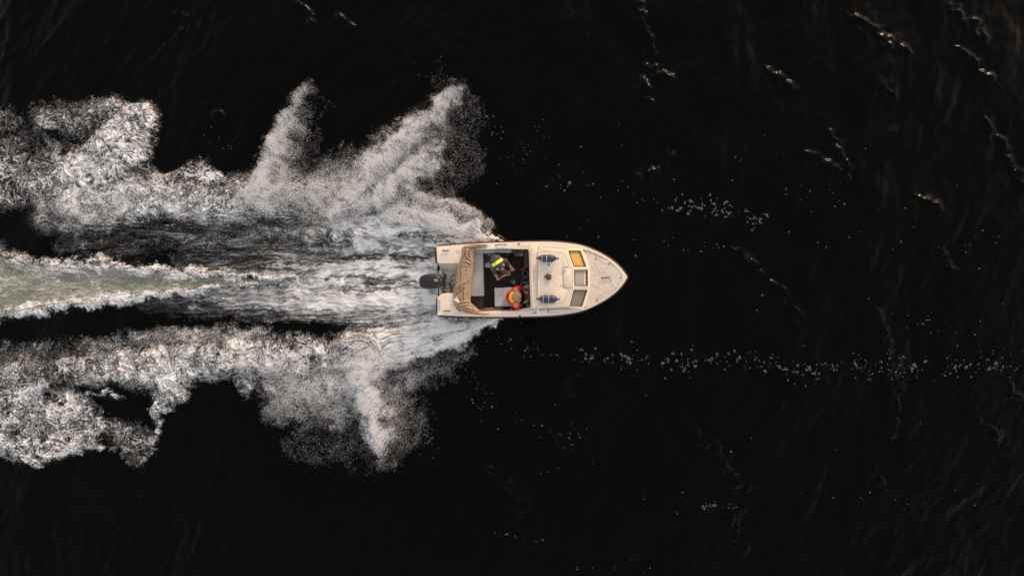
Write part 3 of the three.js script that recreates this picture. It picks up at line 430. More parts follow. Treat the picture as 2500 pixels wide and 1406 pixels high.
// --- cabin
const RH = 1.66, rA = [[1293.5, 602.5], [1383, 609], [1396.5, 654], [1398, 701], [1388, 749.5], [1297.5, 753]], bA = [[1300, 598], [1423.6, 607], [1441, 655.5], [1441, 702], [1428, 755.5], [1303, 759.5]];
const roofCamber = (x, z) => RH + 0.055 * (1 - z * z / 1.0);
{
  const quadWall = (a, b, c, d, t) => { // thick four-sided panel: a, b top edge, c, d bottom edge
    const nrm = V().crossVectors(b.clone().sub(a), d.clone().sub(a)).normalize().multiplyScalar(t), v = [a, b, c, d, ...[a, b, c, d].map(p => p.clone().add(nrm))]; const f = [[0, 1, 2, 3], [7, 6, 5, 4], [0, 4, 5, 1], [1, 5, 6, 2], [2, 6, 7, 3], [3, 7, 4, 0]], pos = []; for (const [i, j, k, l] of f) for (const q of [i, j, k, i, k, l]) pos.push(v[q].x, v[q].y, v[q].z); const g = new THREE.BufferGeometry(); g.setAttribute('position', new THREE.Float32BufferAttribute(pos, 3)); g.computeVertexNormals(); return planarUV(g);
  };
  const r = rA.map(([x, y]) => P(x, y, RH - 0.03)), b = bA.map(([x, y]) => { const p = P(x, y, 1.1); p.y = sheer(p.x) - 0.02; return p; });
  // front: three facets, each a frame of four bars, a dark gasket, a pane and what hangs behind it
  const mix3 = (a, c, t) => a.clone().lerp(c, t), frames = [];
  const facets = [
    { i: 1, pane: [[1387, 612], [1416.5, 612], [1431, 651.5], [1400, 650.5]], blind: M.ochre, label: 'window filled by a bright ochre blind' },
    { i: 2, pane: [[1401, 658.5], [1434, 658.5], [1434.5, 698.5], [1402, 697.5]], blind: M.greyBlind, label: 'middle window with a grey blind and a white strip' },
    { i: 3, pane: [[1400.5, 706.5], [1433.5, 707.5], [1420.5, 747.5], [1390.5, 746.5]], blind: M.brownBlind, label: 'window with a brownish grey blind' }];
  for (const f of facets) {
    const A = r[f.i], B = r[f.i + 1], C = b[f.i + 1], D = b[f.i], plane = new THREE.Plane().setFromCoplanarPoints(A, B, C); if (plane.normal.y < 0) plane.negate();
    const ray = (px, py, off) => { const p = P(px, py, 1.4), eye = V(0, CAM_H, 0).sub(BOAT_AT), e = V(eye.x * CT - eye.z * ST, CAM_H, eye.x * ST + eye.z * CT), dir = p.clone().sub(e), t = -(plane.distanceToPoint(e) - off) / plane.normal.dot(dir); return e.clone().addScaledVector(dir, t); };
    const pane = f.pane.map(([x, y]) => ray(x, y, 0)), corners = [A, D, C, B], off = plane.normal.clone();
    const bars = []; for (let k = 0; k < 4; k++) { const o0 = corners[k], o1 = corners[(k + 1) % 4], i0 = pane[k], i1 = pane[(k + 1) % 4]; const lo = p => p.clone().addScaledVector(off, -0.03), hi = p => p.clone().addScaledVector(off, 0.012);
      const tri = (a2, b2, c2) => [a2, b2, c2].flatMap(p => [p.x, p.y, p.z]); const pos = [...tri(hi(o0), hi(o1), hi(i1)), ...tri(hi(o0), hi(i1), hi(i0)), ...tri(hi(i0), hi(i1), lo(i1)), ...tri(hi(i0), lo(i1), lo(i0)), ...tri(lo(o1), lo(o0), lo(i0)), ...tri(lo(o1), lo(i0), lo(i1)), ...tri(hi(o1), hi(o0), lo(o0)), ...tri(hi(o1), lo(o0), lo(o1))]; const g = new THREE.BufferGeometry(); g.setAttribute('position', new THREE.Float32BufferAttribute(pos, 3)); g.computeVertexNormals(); bars.push(planarUV(g)); }
    const gel = M.gel; gel.side = THREE.DoubleSide; frames.push(...bars);
    const sheet = (pts, o) => { const g = indexed(pts.map(p => p.clone().addScaledVector(off, o)).flatMap(p => [p.x, p.y, p.z]), [0, 1, 2, 0, 2, 3]); return g; };
    const win = mesh('window', sheet(pane, -0.004), M.glass, boat); win.userData.label = f.label;
    const cen = pane.reduce((s, p) => s.add(p), V(0, 0, 0)).multiplyScalar(0.25), inner = pane.map(p => p.clone().lerp(cen, 0.085));
    const gk = []; for (let k = 0; k < 4; k++) { const pts = [pane[k], pane[(k + 1) % 4], inner[(k + 1) % 4], inner[k]]; gk.push(quadWall(...pts.map(p => p.clone().addScaledVector(off, 0.008)), -0.018)); }
    mesh('gasket', join(gk), M.gasket, win); M.gasket.side = THREE.DoubleSide;
    const bl = mesh('blind', sheet(pane.map(p => p.clone().lerp(cen, -0.02)), -0.035), f.blind, win); f.blind.side = THREE.DoubleSide;
    if (f.i === 2) { const s0 = ray(1426.5, 661, -0.03), s1 = ray(1429, 661, -0.03), s2 = ray(1429.5, 696.5, -0.03), s3 = ray(1427, 696.5, -0.03); mesh('blind_edge', quadWall(s0, s1, s2, s3, 0.004), M.white, win); }
  }
  mesh('windscreen_frame', join(frames), M.gel, boat);
  for (const s of [0, 1]) { // side walls with a long window each
    const [A, B, C, D] = s ? [r[4], r[5], b[5], b[4]] : [r[0], r[1], b[1], b[0]];
    const at = (u, v) => mix3(mix3(A, B, u), mix3(D, C, u), v); const strip = (u0, u1, v0, v1) => quadWall(at(u0, v0), at(u1, v0), at(u1, v1), at(u0, v1), -0.025);
    const w = mesh('cabin_side', join([strip(0, 1, 0, 0.28), strip(0, 1, 0.78, 1), strip(0, 0.14, 0.28, 0.78), strip(0.86, 1, 0.28, 0.78)]), M.gel, boat);
    mesh('side_window', quadWall(at(0.14, 0.28), at(0.86, 0.28), at(0.86, 0.78), at(0.14, 0.78), -0.012), mat(0.05, 0.045, 0.04, 0.1), w);
  }
  const roofPts = round(rA.map(([x, y]) => xz(x, y, RH)), 0.07, 6); const ce = P(1291.5, 678, RH); // aft edge bulges a little
  const ro = dense(roofPts, 0.1).map(([x, z]) => { const k = smooth(-0.25, -0.02, -(x - ce.x - 0.05)); return [x - 0.035 * k * (1 - z * z), z]; });
  mesh('cabin_roof', plate(ro, [], 0.075, roofCamber, 0.03, 0.9), M.roof, boat);
  // moulded lip along the aft edge
  const lip = []; for (let i = 0; i <= 20; i++) { const py = lerp(604, 752, i / 20), p = P(1301.5 - 4 * (1 - Math.pow(2 * i / 20 - 1, 2)) + 1.5 * i / 20, py, RH); lip.push(V(p.x, roofCamber(p.x, p.z) + 0.004, p.z)); }
  mesh('roof_lip', new THREE.TubeGeometry(new THREE.CatmullRomCurve3(lip), 60, 0.028, 8), M.gel, boat);
  // raised non-slip panel with a groove round it
  const pan = [[1313.5, 614], [1372, 616.5], [1377, 620], [1389, 650], [1375, 652], [1375, 704], [1389, 707], [1379, 736], [1374, 740.5], [1319, 743.5], [1312.5, 733]].map(([x, y]) => xz(x, y, RH));
  mesh('roof_panel', plate(dense(round(pan, 0.04, 3)), [], 0.02, (x, z) => roofCamber(x, z) + 0.003, 0.003), M.roof, boat);
  const groove = dense(round(pan, 0.045, 4), 0.06).map(([x, z]) => V(x, roofCamber(x, z) + 0.001, z)); mesh('panel_groove', new THREE.TubeGeometry(new THREE.CatmullRomCurve3(groove, true), 300, 0.005, 5), M.groove, boat);
  const ha = [[1375.5, 655], [1397, 654], [1398, 701.5], [1376, 700.5]].map(([x, y]) => xz(x, y, RH));
  const hatch = mesh('hatch', plate(dense(round(ha, 0.03, 3)), [], 0.02, (x, z) => roofCamber(x, z) + 0.005, 0.003), M.roof, boat);
  const hg = dense(round(ha, 0.035, 4), 0.06).map(([x, z]) => V(x, roofCamber(x, z) + 0.002, z)); mesh('hatch_seam', new THREE.TubeGeometry(new THREE.CatmullRomCurve3(hg, true), 160, 0.006, 5), M.groove, hatch);
  for (const py of [660.5, 695]) { const p = P(1376.5, py, RH), y = roofCamber(p.x, p.z) + 0.014; const hi = mesh('hinge', join([new RoundedBoxGeometry(0.16, 0.012, 0.022, 2, 0.004).translate(p.x, y, p.z), new THREE.CylinderGeometry(0.012, 0.012, 0.07, 10).rotateX(Math.PI / 2).translate(p.x, y + 0.006, p.z)]), M.steel, hatch); }
  for (const [px, py] of [[1359, 664], [1360, 692], [1368, 616], [1305.5, 648], [1306, 660], [1305, 678], [1307, 695], [1307.5, 712], [1307, 735], [1304, 622]]) { const p = P(px, py, RH); mesh('screw', new THREE.CylinderGeometry(0.012, 0.014, 0.008, 8).translate(p.x, roofCamber(p.x, p.z) + 0.013, p.z), M.groove, boat); }
  { // pentagonal dark vent
    const pts = [[1333, 669.5], [1337, 668], [1346, 671.5], [1346, 681.5], [1336.5, 684.5], [1330.5, 677]].map(([x, y]) => xz(x, y, RH)); const v = mesh('roof_vent', plate(pts, [], 0.045, (x, z) => roofCamber(x, z) + 0.045, 0.006), M.vent, boat); v.userData.label = 'dark brown five-sided vent';
    for (const [px, py] of [[1329.5, 674.5], [1329, 678]]) { const p = P(px, py, RH); mesh('knob', new THREE.SphereGeometry(0.015, 8, 6).translate(p.x, RH + 0.075, p.z), M.bronze, v); }
    const c = P(1338.5, 646.5, RH), y = roofCamber(c.x, c.z); const rv = mesh('round_vent', new THREE.LatheGeometry([[0.065, 0], [0.11, 0], [0.112, 0.012], [0.095, 0.035], [0.07, 0.04], [0.065, 0.03]].map(([a, h]) => new THREE.Vector2(a, h)), 28).translate(c.x, y, c.z), M.white, boat); rv.userData.label = 'round white ring vent with grey cap';
    mesh('cap', new THREE.SphereGeometry(0.067, 20, 8, 0, 6.3, 0, 1.57).scale(1, 0.45, 1).translate(c.x, y + 0.018, c.z), mat(0.36, 0.37, 0.40, 0.35), rv);
  }
  const rod = (name, pts, rad, m, parent = boat) => mesh(name, new THREE.TubeGeometry(new THREE.CatmullRomCurve3(pts.map(([x, y, h]) => P(x, y, h)), false, 'catmullrom', 0.4), 40, rad, 7), m, parent);
  rod('grab_rail', [[1314, 603, 1.62], [1319, 608, 1.74], [1326, 612.5, 1.78], [1342, 613.5, 1.78], [1344, 614.5, 1.70]], 0.011, M.steel);
  // bow fittings
  const fd = (px, py, d = 0) => { const p = P(px, py, 1.08); return V(p.x, sheer(p.x) + d, p.z); };
  for (const pts of [[[1456, 629, 0.03], [1470, 636, 0.10], [1484, 641.5, 0.10], [1489, 644, 0.02]], [[1459, 730, 0.02], [1470, 719, 0.09], [1490, 709, 0.10], [1506, 700, 0.03]]]) {
    const rail = mesh('bow_rail', new THREE.TubeGeometry(new THREE.CatmullRomCurve3(pts.map(([x, y, d]) => fd(x, y, d))), 30, 0.012, 7), M.steel, boat);
    for (const k of [0, 3]) { const p = fd(pts[k][0], pts[k][1], 0); mesh('foot', new THREE.CylinderGeometry(0.035, 0.045, 0.02, 14).translate(p.x, p.y - 0.01, p.z), M.steel, rail); }
  }
  const cleat = (p, len, a = 0) => { const g = join([new THREE.CapsuleGeometry(0.013, len, 4, 8).rotateZ(Math.PI / 2).translate(0, 0.05, 0), new THREE.CylinderGeometry(0.016, 0.026, 0.05, 10).translate(-len * 0.22, 0.025, 0), new THREE.CylinderGeometry(0.016, 0.026, 0.05, 10).translate(len * 0.22, 0.025, 0)]); g.rotateY(a).translate(p.x, p.y, p.z); return mesh('cleat', g, M.bronze, boat); };
  cleat(fd(1477, 678, -0.01), 0.26); const gw = (px, py) => { const p = P(px, py, 1); return V(p.x, sheer(p.x) + 0.006, p.z); };
  cleat(gw(1087.5, 611.5), 0.24); cleat(gw(1090, 759), 0.24);
  for (const [px, py] of [[1490.5, 673.5], [1490.5, 683]]) { const p = fd(px, py); mesh('chock', new RoundedBoxGeometry(0.07, 0.03, 0.04, 2, 0.012).translate(p.x, p.y + 0.008, p.z), M.steel, boat); }
  for (const [px, py] of [[1515.5, 677.5], [1426, 610.5], [1429.5, 750]]) { const p = fd(px, py); mesh('deck_fitting', new THREE.CylinderGeometry(0.018, 0.022, 0.03, 10).translate(p.x, p.y + 0.012, p.z), M.bronze, boat); }
  { const p = fd(1502.5, 699.5, 0.07); mesh('bow_light', new THREE.SphereGeometry(0.028, 12, 8).translate(p.x, p.y, p.z), M.white, boat); }
  { const l = [[1491, 684], [1497, 690], [1502, 699], [1494, 704], [1488, 706]].map(([x, y]) => fd(x, y, 0.012)); mesh('bow_line', new THREE.TubeGeometry(new THREE.CatmullRomCurve3(l), 40, 0.007, 5), M.rope, boat); }
  // gunwale fittings
  { const a = gw(1209, 597.5), b2 = gw(1237, 596.5); mesh('grab_handle', new THREE.TubeGeometry(new THREE.CatmullRomCurve3([a, V(lerp(a.x, b2.x, 0.2), a.y + 0.035, a.z), V(lerp(a.x, b2.x, 0.8), b2.y + 0.035, b2.z), b2]), 24, 0.012, 6), M.bronze, boat); }
  for (const [px, py] of [[1267, 595], [1269, 771]]) { const p = gw(px, py); mesh('oarlock_socket', new RoundedBoxGeometry(0.06, 0.03, 0.05, 2, 0.008).translate(p.x, p.y + 0.006, p.z), M.bronze, boat); }
  for (const [px, py] of [[1192, 602], [1196, 764.5], [1214, 767], [1233, 767], [1253, 766.5]]) { const p = gw(px, py); mesh('stud', new THREE.CylinderGeometry(0.013, 0.016, 0.012, 8).translate(p.x, p.y + 0.004, p.z), M.steel, boat); }
  { const p = gw(1117.5, 611.5), c = mesh('filler_cap', new THREE.TorusGeometry(0.04, 0.012, 8, 20).rotateX(Math.PI / 2).translate(p.x, p.y + 0.008, p.z), M.steel, boat); mesh('lid', new THREE.CylinderGeometry(0.034, 0.034, 0.012, 16).translate(p.x, p.y + 0.005, p.z), M.white, c); }
  { const p = gw(1111.5, 641); mesh('turn_latch', join([new THREE.CylinderGeometry(0.022, 0.026, 0.015, 10).translate(p.x, p.y + 0.006, p.z), new RoundedBoxGeometry(0.075, 0.012, 0.018, 2, 0.004).rotateY(0.5).translate(p.x, p.y + 0.018, p.z)]), M.steel, boat); }
  { const a = gw(1071, 745); mesh('step_pad', new RoundedBoxGeometry(0.085, 0.014, 0.36, 2, 0.005).translate(a.x, a.y + 0.003, a.z), M.pad, boat).userData.label = 'pale blue grip pad'; }
  { // folded ladder on the transom
    const t = (y0, y1, h) => [P(1062, y0, h), P(1062, y1, h)]; const l = []; for (const dx of [-6.5, 2]) for (const dz of [0]) { l.push(new THREE.TubeGeometry(new THREE.CatmullRomCurve3([P(1060 + dx, 629, 0.72), P(1060 + dx, 645, 0.72)]), 6, 0.016, 8)); } l.push(new THREE.TubeGeometry(new THREE.CatmullRomCurve3([P(1066, 630, 0.74), P(1054, 629.5, 0.72)]), 6, 0.014, 8), new THREE.TubeGeometry(new THREE.CatmullRomCurve3([P(1066, 646.5, 0.74), P(1059, 645, 0.70), P(1054, 642, 0.72)]), 8, 0.014, 8));
    mesh('boarding_ladder', join(l), M.steel, boat).userData.label = 'small steel ladder folded on the transom';
  }
}
{ // outboard motor
  const om = new THREE.Group(); om.name = 'outboard_motor'; om.userData.label = 'dark grey outboard motor'; boat.add(om);
  const c = P(1052.5, 687, 1.05), se = (a, n) => Math.sign(a) * Math.pow(Math.abs(a), n);
  const loft = (rows, seg = 48) => { const pos = [], idx = []; rows.forEach(([y, lx, lz, dx, e]) => { for (let k = 0; k < seg; k++) { const t = k / seg * 2 * Math.PI, ex = e ?? 0.72; pos.push(c.x + dx + lx * se(Math.cos(t), ex), y, c.z + lz * se(Math.sin(t), ex)); } }); for (let r = 0; r + 1 < rows.length; r++) for (let k = 0; k < seg; k++) { const a = r * seg + k, b = r * seg + (k + 1) % seg; idx.push(a, a + seg, b, b, a + seg, b + seg); } const top = (rows.length - 1) * seg; pos.push(c.x + rows[rows.length - 1][3], rows[rows.length - 1][0] + 0.004, c.z); for (let k = 0; k < seg; k++) idx.push(top + k, top + seg, top + (k + 1) % seg); return indexed(pos, idx); };
  const cowl = mesh('cowling', loft([[0.66, 0.36, 0.225, 0], [0.80, 0.405, 0.255, 0], [0.92, 0.41, 0.258, -0.005], [1.00, 0.40, 0.25, -0.012], [1.06, 0.375, 0.232, -0.02], [1.10, 0.34, 0.205, -0.028], [1.115, 0.30, 0.175, -0.03]]), M.cowlSide, om);
  mesh('top_panel', loft([[1.085, 0.352, 0.212, -0.035], [1.118, 0.335, 0.198, -0.037], [1.132, 0.28, 0.16, -0.04], [1.137, 0.16, 0.09, -0.04]]), M.cowl, cowl);
  mesh('seam', loft([[0.775, 0.414, 0.263, 0], [0.80, 0.418, 0.266, 0], [0.815, 0.412, 0.262, 0]]), M.silver, cowl);
  const dec = (px, py, w, d, m, name) => { const p = P(px, py, 1.13); mesh(name, new RoundedBoxGeometry(w, 0.012, d, 1, 0.003).translate(p.x, 1.136, p.z), m, cowl); };
  dec(1060.8, 684.6, 0.024, 0.075, M.orange, 'decal'); dec(1061.3, 682.3, 0.02, 0.03, M.white, 'decal'); dec(1066, 684.2, 0.082, 0.085, M.greyDecal, 'decal'); dec(1077, 684, 0.024, 0.04, M.silver, 'badge');
  mesh('leg', new RoundedBoxGeometry(0.26, 1.15, 0.14, 3, 0.05).translate(c.x + 0.05, 0.12, c.z), M.cowlSide, om);
  mesh('cavitation_plate', new RoundedBoxGeometry(0.5, 0.02, 0.26, 2, 0.008).translate(c.x - 0.02, -0.32, c.z), M.cowlSide, om);
  const br = P(1081, 687, 0.8); mesh('clamp_bracket', join([new RoundedBoxGeometry(0.16, 0.34, 0.36, 3, 0.03).translate(br.x - 0.03, 0.62, br.z), new RoundedBoxGeometry(0.06, 0.10, 0.52, 3, 0.02).translate(br.x + 0.06, 0.78, br.z - 0.02), new THREE.CapsuleGeometry(0.04, 0.10, 4, 8).rotateX(1.57).translate(br.x + 0.09, 0.80, br.z - 0.16)]), M.black, om);
  for (const [px, py, h] of [[1075, 665, 0.78], [1075.5, 712, 0.72]]) mesh('tilt_bracket', new RoundedBoxGeometry(0.055, 0.09, 0.15, 2, 0.015).translate(P(px, py, h).x, h, P(px, py, h).z), M.silver, om);
  const cable = (pts, r = 0.014) => mesh('cable', new THREE.TubeGeometry(new THREE.CatmullRomCurve3(pts.map(([x, y, h]) => P(x, y, h))), 50, r, 7), M.black, om);
  cable([[1080, 696, 0.82], [1084, 692, 0.84], [1092, 690, 0.82], [1098.5, 695, 0.76], [1100, 703, 0.70], [1101, 712, 0.66], [1098, 714.5, 0.65]], 0.018);
  cable([[1112, 671, 0.70], [1106, 671.5, 0.72], [1101, 676, 0.74], [1100, 685, 0.74], [1100.5, 697, 0.72], [1101.5, 708, 0.68]], 0.014);
  cable([[1110, 681, 0.70], [1105, 685, 0.72], [1101, 688.5, 0.74]], 0.012); cable([[1108.5, 692.5, 0.70], [1105, 700, 0.70], [1102.5, 706, 0.68]], 0.012);
  cable([[1081, 699, 0.80], [1088, 696.5, 0.80], [1095, 694.5, 0.80]], 0.012); cable([[1084, 703, 0.72], [1092, 705, 0.70], [1099, 701, 0.72]], 0.009);
  cable([[1083, 668, 0.76], [1083, 676, 0.82], [1083.5, 690, 0.84], [1083, 705, 0.76], [1085, 712, 0.68], [1090, 715, 0.66]], 0.020);
  for (const [px, py, r] of [[1085, 714.5, 0.05], [1101, 713.5, 0.04], [1084, 675, 0.045]]) { const p = P(px, py, 0.68); mesh('cable_boot', new THREE.SphereGeometry(r, 12, 8).scale(1.5, 0.9, 0.7).translate(p.x, 0.68, p.z), M.black, om); }
}
{ // folded canvas canopy heaped across the stern
  const Lc = [[1188, 596.5], [1160, 595], [1137, 597], [1126, 606], [1126, 622], [1119.5, 640], [1113.5, 664], [1110, 693], [1105, 714], [1105, 737], [1109, 749], [1122, 758], [1137, 764], [1165, 768], [1184, 769.5], [1195, 765]];
  const Rc = [[1190, 600], [1182, 602], [1172, 606], [1160.5, 609.5], [1158, 623], [1155.5, 647], [1154.5, 669], [1151, 693], [1149.5, 714], [1148.5, 736], [1153, 743], [1161, 749.5], [1168, 756], [1175, 761.5], [1186, 764], [1195, 763.5]];
  const curve = c => new THREE.CatmullRomCurve3(c.map(([x, y]) => V(x, y, 0)), false, 'catmullrom', 0.5), cl = curve(Lc), cr = curve(Rc), nt = 300, ns = 70, pos = [], idx = [];
  const creases = [[[1152, 683], [1140, 690], [1126, 697], [1115, 706], [1107, 716]], [[1126, 640], [1131, 628], [1137, 618], [1134, 605]], [[1131, 641], [1140, 643], [1152, 648]], [[1116, 745], [1128, 740], [1141, 739], [1150, 744]], [[1135, 622], [1142, 634], [1154, 645]], [[1148, 608], [1143, 620], [1146, 632]], [[1118, 748], [1135, 752], [1155, 758], [1175, 764]], [[1124, 755], [1145, 760], [1170, 766]], [[1112, 715], [1122, 706], [1130, 700]], [[1113, 720], [1126, 712], [1131, 704]], [[1120, 660], [1124, 645], [1126, 641]], [[1146, 598], [1165, 599], [1186, 598]], [[1136, 605], [1146, 606], [1156, 604], [1172, 601]], [[1130, 748], [1146, 746], [1158, 752]], [[1124, 690], [1124, 660], [1127, 645]], [[1131, 735], [1130, 715], [1133, 700]]];
  const hAt = (x, y, s) => {
    const arch = Math.pow(Math.sin(Math.PI * clamp(s, 0.0, 1)), 0.45); let h = 0.86 + 0.24 * arch + arch * (0.016 * (1 - Math.abs(n2(x * 0.055 + y * 0.03, y * 0.035 - x * 0.02)) * 2) + 0.009 * (1 - 2 * Math.abs(n2b(x * 0.12 - y * 0.05, y * 0.07 + x * 0.08))) + 0.003 * n2c(x * 0.3, y * 0.25));
    for (let k = 0; k < creases.length; k++) { let dm = 99; const c = creases[k]; for (let i = 0; i + 1 < c.length; i++) dm = Math.min(dm, segDist(x, y, c[i][0], c[i][1], c[i + 1][0], c[i + 1][1])[0]); h += arch * (-0.048 * Math.exp(-dm * dm / 1.3) + 0.018 * Math.exp(-Math.pow(dm - 3.2, 2) / 3)); }
    return h;
  };
  for (let j = 0; j <= nt; j++) { const a = cl.getPoint(j / nt), b = cr.getPoint(j / nt); for (let i = 0; i <= ns; i++) { const s = i / ns, wv = 1.1 * Math.sin(j * 0.21) * Math.sin(Math.PI * s), x = lerp(a.x, b.x, s) + wv, y = lerp(a.y, b.y, s), h = hAt(x, y, s), p = P(x, y, 1.02); pos.push(p.x, h, p.z); } }
  for (let j = 0; j < nt; j++) for (let i = 0; i < ns; i++) { const q = j * (ns + 1) + i; idx.push(q, q + ns + 1, q + 1, q + 1, q + ns + 1, q + ns + 2); }
  const cv = mesh('canvas_canopy', planarUV(indexed(pos, idx), 1), M.canvas, boat); cv.userData.label = 'tan canvas canopy folded down in creases across the stern';
  for (const [x0, y0, x1, y1] of [[1107.5, 731, 1120, 738], [1113.5, 724.5, 1121, 738], [1110, 728, 1121.5, 737]]) { const a = P(x0, y0, 1.14), b = P(x1, y1, 1.12), d = b.clone().sub(a), m = a.clone().add(b).multiplyScalar(0.5); mesh('tie_strap', new RoundedBoxGeometry(d.length(), 0.012, 0.035, 2, 0.005).rotateZ(-0.1).rotateY(-Math.atan2(d.z, d.x)).translate(m.x, m.y + 0.03, m.z), M.white, cv); }
  mesh('strap_line', new THREE.TubeGeometry(new THREE.CatmullRomCurve3([P(1113, 752, 0.98), P(1118, 756, 0.97), P(1121, 759, 0.96), P(1125, 761, 0.95)]), 20, 0.014, 6), M.bronze, cv);
}

// ------------------------------------------------------------------ loose gear on the boat: things of their own
const place = (name, label, category, px, py, h, turn = 0, group) => { const o = thing(name, label, category, W(px, py, h), group); o.rotation.y = TURN + turn; return o; };
function fender(label, px, py, len, rad, turn, lash) {
  const f = place('fender', label, 'fender', px, py, RH + 0.045, turn, 'navy fenders on the cabin roof'), hl = len / 2;
  const prof = [[0.0, -hl], [0.024, -hl], [0.028, -hl + 0.03], [rad * 0.55, -hl + 0.075], [rad * 0.86, -hl + 0.125], [rad, -hl + 0.18], [rad * 1.01, 0], [rad, hl - 0.18], [rad * 0.86, hl - 0.125], [rad * 0.55, hl - 0.075], [0.028, hl - 0.03], [0.024, hl], [0, hl]].map(([a, b]) => new THREE.Vector2(a, b));
  mesh('body', new THREE.LatheGeometry(new THREE.SplineCurve(prof).getPoints(50).map(p => new THREE.Vector2(Math.max(0, p.x), p.y)), 28).rotateZ(Math.PI / 2).translate(0, rad, 0), M.navy, f);
  for (const s of [-1, 1]) { const e = mesh('eye', new THREE.TorusGeometry(0.022, 0.013, 8, 16).rotateX(Math.PI / 2).translate(s * (hl + 0.012), rad, 0), M.navy, f); }
  for (const x of lash) mesh('lashing', new THREE.TorusGeometry(rad + 0.006, 0.0065, 6, 32).rotateY(Math.PI / 2).translate(x, rad, 0), M.rope, f);
  return f;
}
fender('navy blue fender lashed to the cabin roof beside the round white vent', 1336, 631, 0.66, 0.116, -0.04, [-0.18]);
fender('navy blue fender lashed to the cabin roof next to the white canister', 1338, 730, 0.68, 0.126, -0.02, [-0.17, 0.01]);
{ // rope over the roof that holds the first fender
  const o = mesh('lashing_rope', new THREE.TubeGeometry(new THREE.CatmullRomCurve3([W(1335, 613, 1.74), W(1334.5, 622, 1.86), W(1334.5, 631, 1.96), W(1335, 640, 1.84), W(1336, 653, 1.74)]), 40, 0.009, 6), M.rope); tag(o, 'white cord running over the fender and the round vent', 'rope');
  const o2 = mesh('lashing_rope', new THREE.TubeGeometry(new THREE.CatmullRomCurve3([W(1312, 738, 1.71), W(1318, 743, 1.715), W(1328, 744, 1.715), W(1345, 742, 1.715)]), 40, 0.008, 6), M.rope); tag(o2, 'loose cord end beside the fender near the white canister', 'rope');
}
{ // white canister on the side deck
  const c = place('canister', 'white plastic canister on the side deck beside the cabin', 'canister', 1324, 761, 1.0, 0.08);
  mesh('body', new RoundedBoxGeometry(0.36, 0.16, 0.17, 4, 0.035).translate(0, 0.085, 0), mat(0.84, 0.83, 0.74, 0.45), c); mesh('end_cap', new RoundedBoxGeometry(0.10, 0.165, 0.175, 4, 0.035).translate(-0.135, 0.087, 0), mat(0.84, 0.88, 0.92, 0.45), c);
  mesh('cap', new THREE.CylinderGeometry(0.03, 0.03, 0.03, 14).rotateZ(1.57).translate(0.19, 0.10, 0), mat(0.10, 0.10, 0.06, 0.5), c);
  const b = place('shroud_hook', 'dark hook fitting on the side deck behind the white canister', 'hook', 1305.5, 763.5, 0.985, 0.15); mesh('plate', new RoundedBoxGeometry(0.15, 0.02, 0.06, 2, 0.008).translate(0, 0.01, 0), M.bronze, b); mesh('hook', new THREE.TorusGeometry(0.03, 0.01, 6, 14, 4.4).translate(0.02, 0.05, 0), M.bronze, b);
}
{ // helm seat
  const s = place('helm_seat_box', 'light grey seat box behind the person in red', 'seat box', 1230, 725, 0.12); const body = mesh('box', planarUV(new RoundedBoxGeometry(0.60, 0.40, 0.62, 4, 0.02).translate(0, 0.20, 0)), mat(0.50, 0.48, 0.47, 0.6, { map: gelMap }), s);
  mesh('lid', planarUV(new RoundedBoxGeometry(0.62, 0.045, 0.64, 4, 0.015).translate(0, 0.425, 0)), mat(0.56, 0.54, 0.53, 0.55, { map: gelMap }), s); mesh('cushion_step', new RoundedBoxGeometry(0.34, 0.03, 0.60, 3, 0.012).translate(0.14, 0.46, -0.03), mat(0.55, 0.53, 0.52, 0.6, { map: gelMap }), s);
  for (const [x, z] of [[-0.18, -0.325], [0.22, -0.325], [-0.02, 0.325]]) mesh('latch', new RoundedBoxGeometry(0.12, 0.03, 0.03, 2, 0.008).translate(x, 0.43, z), M.bronze, s);
}
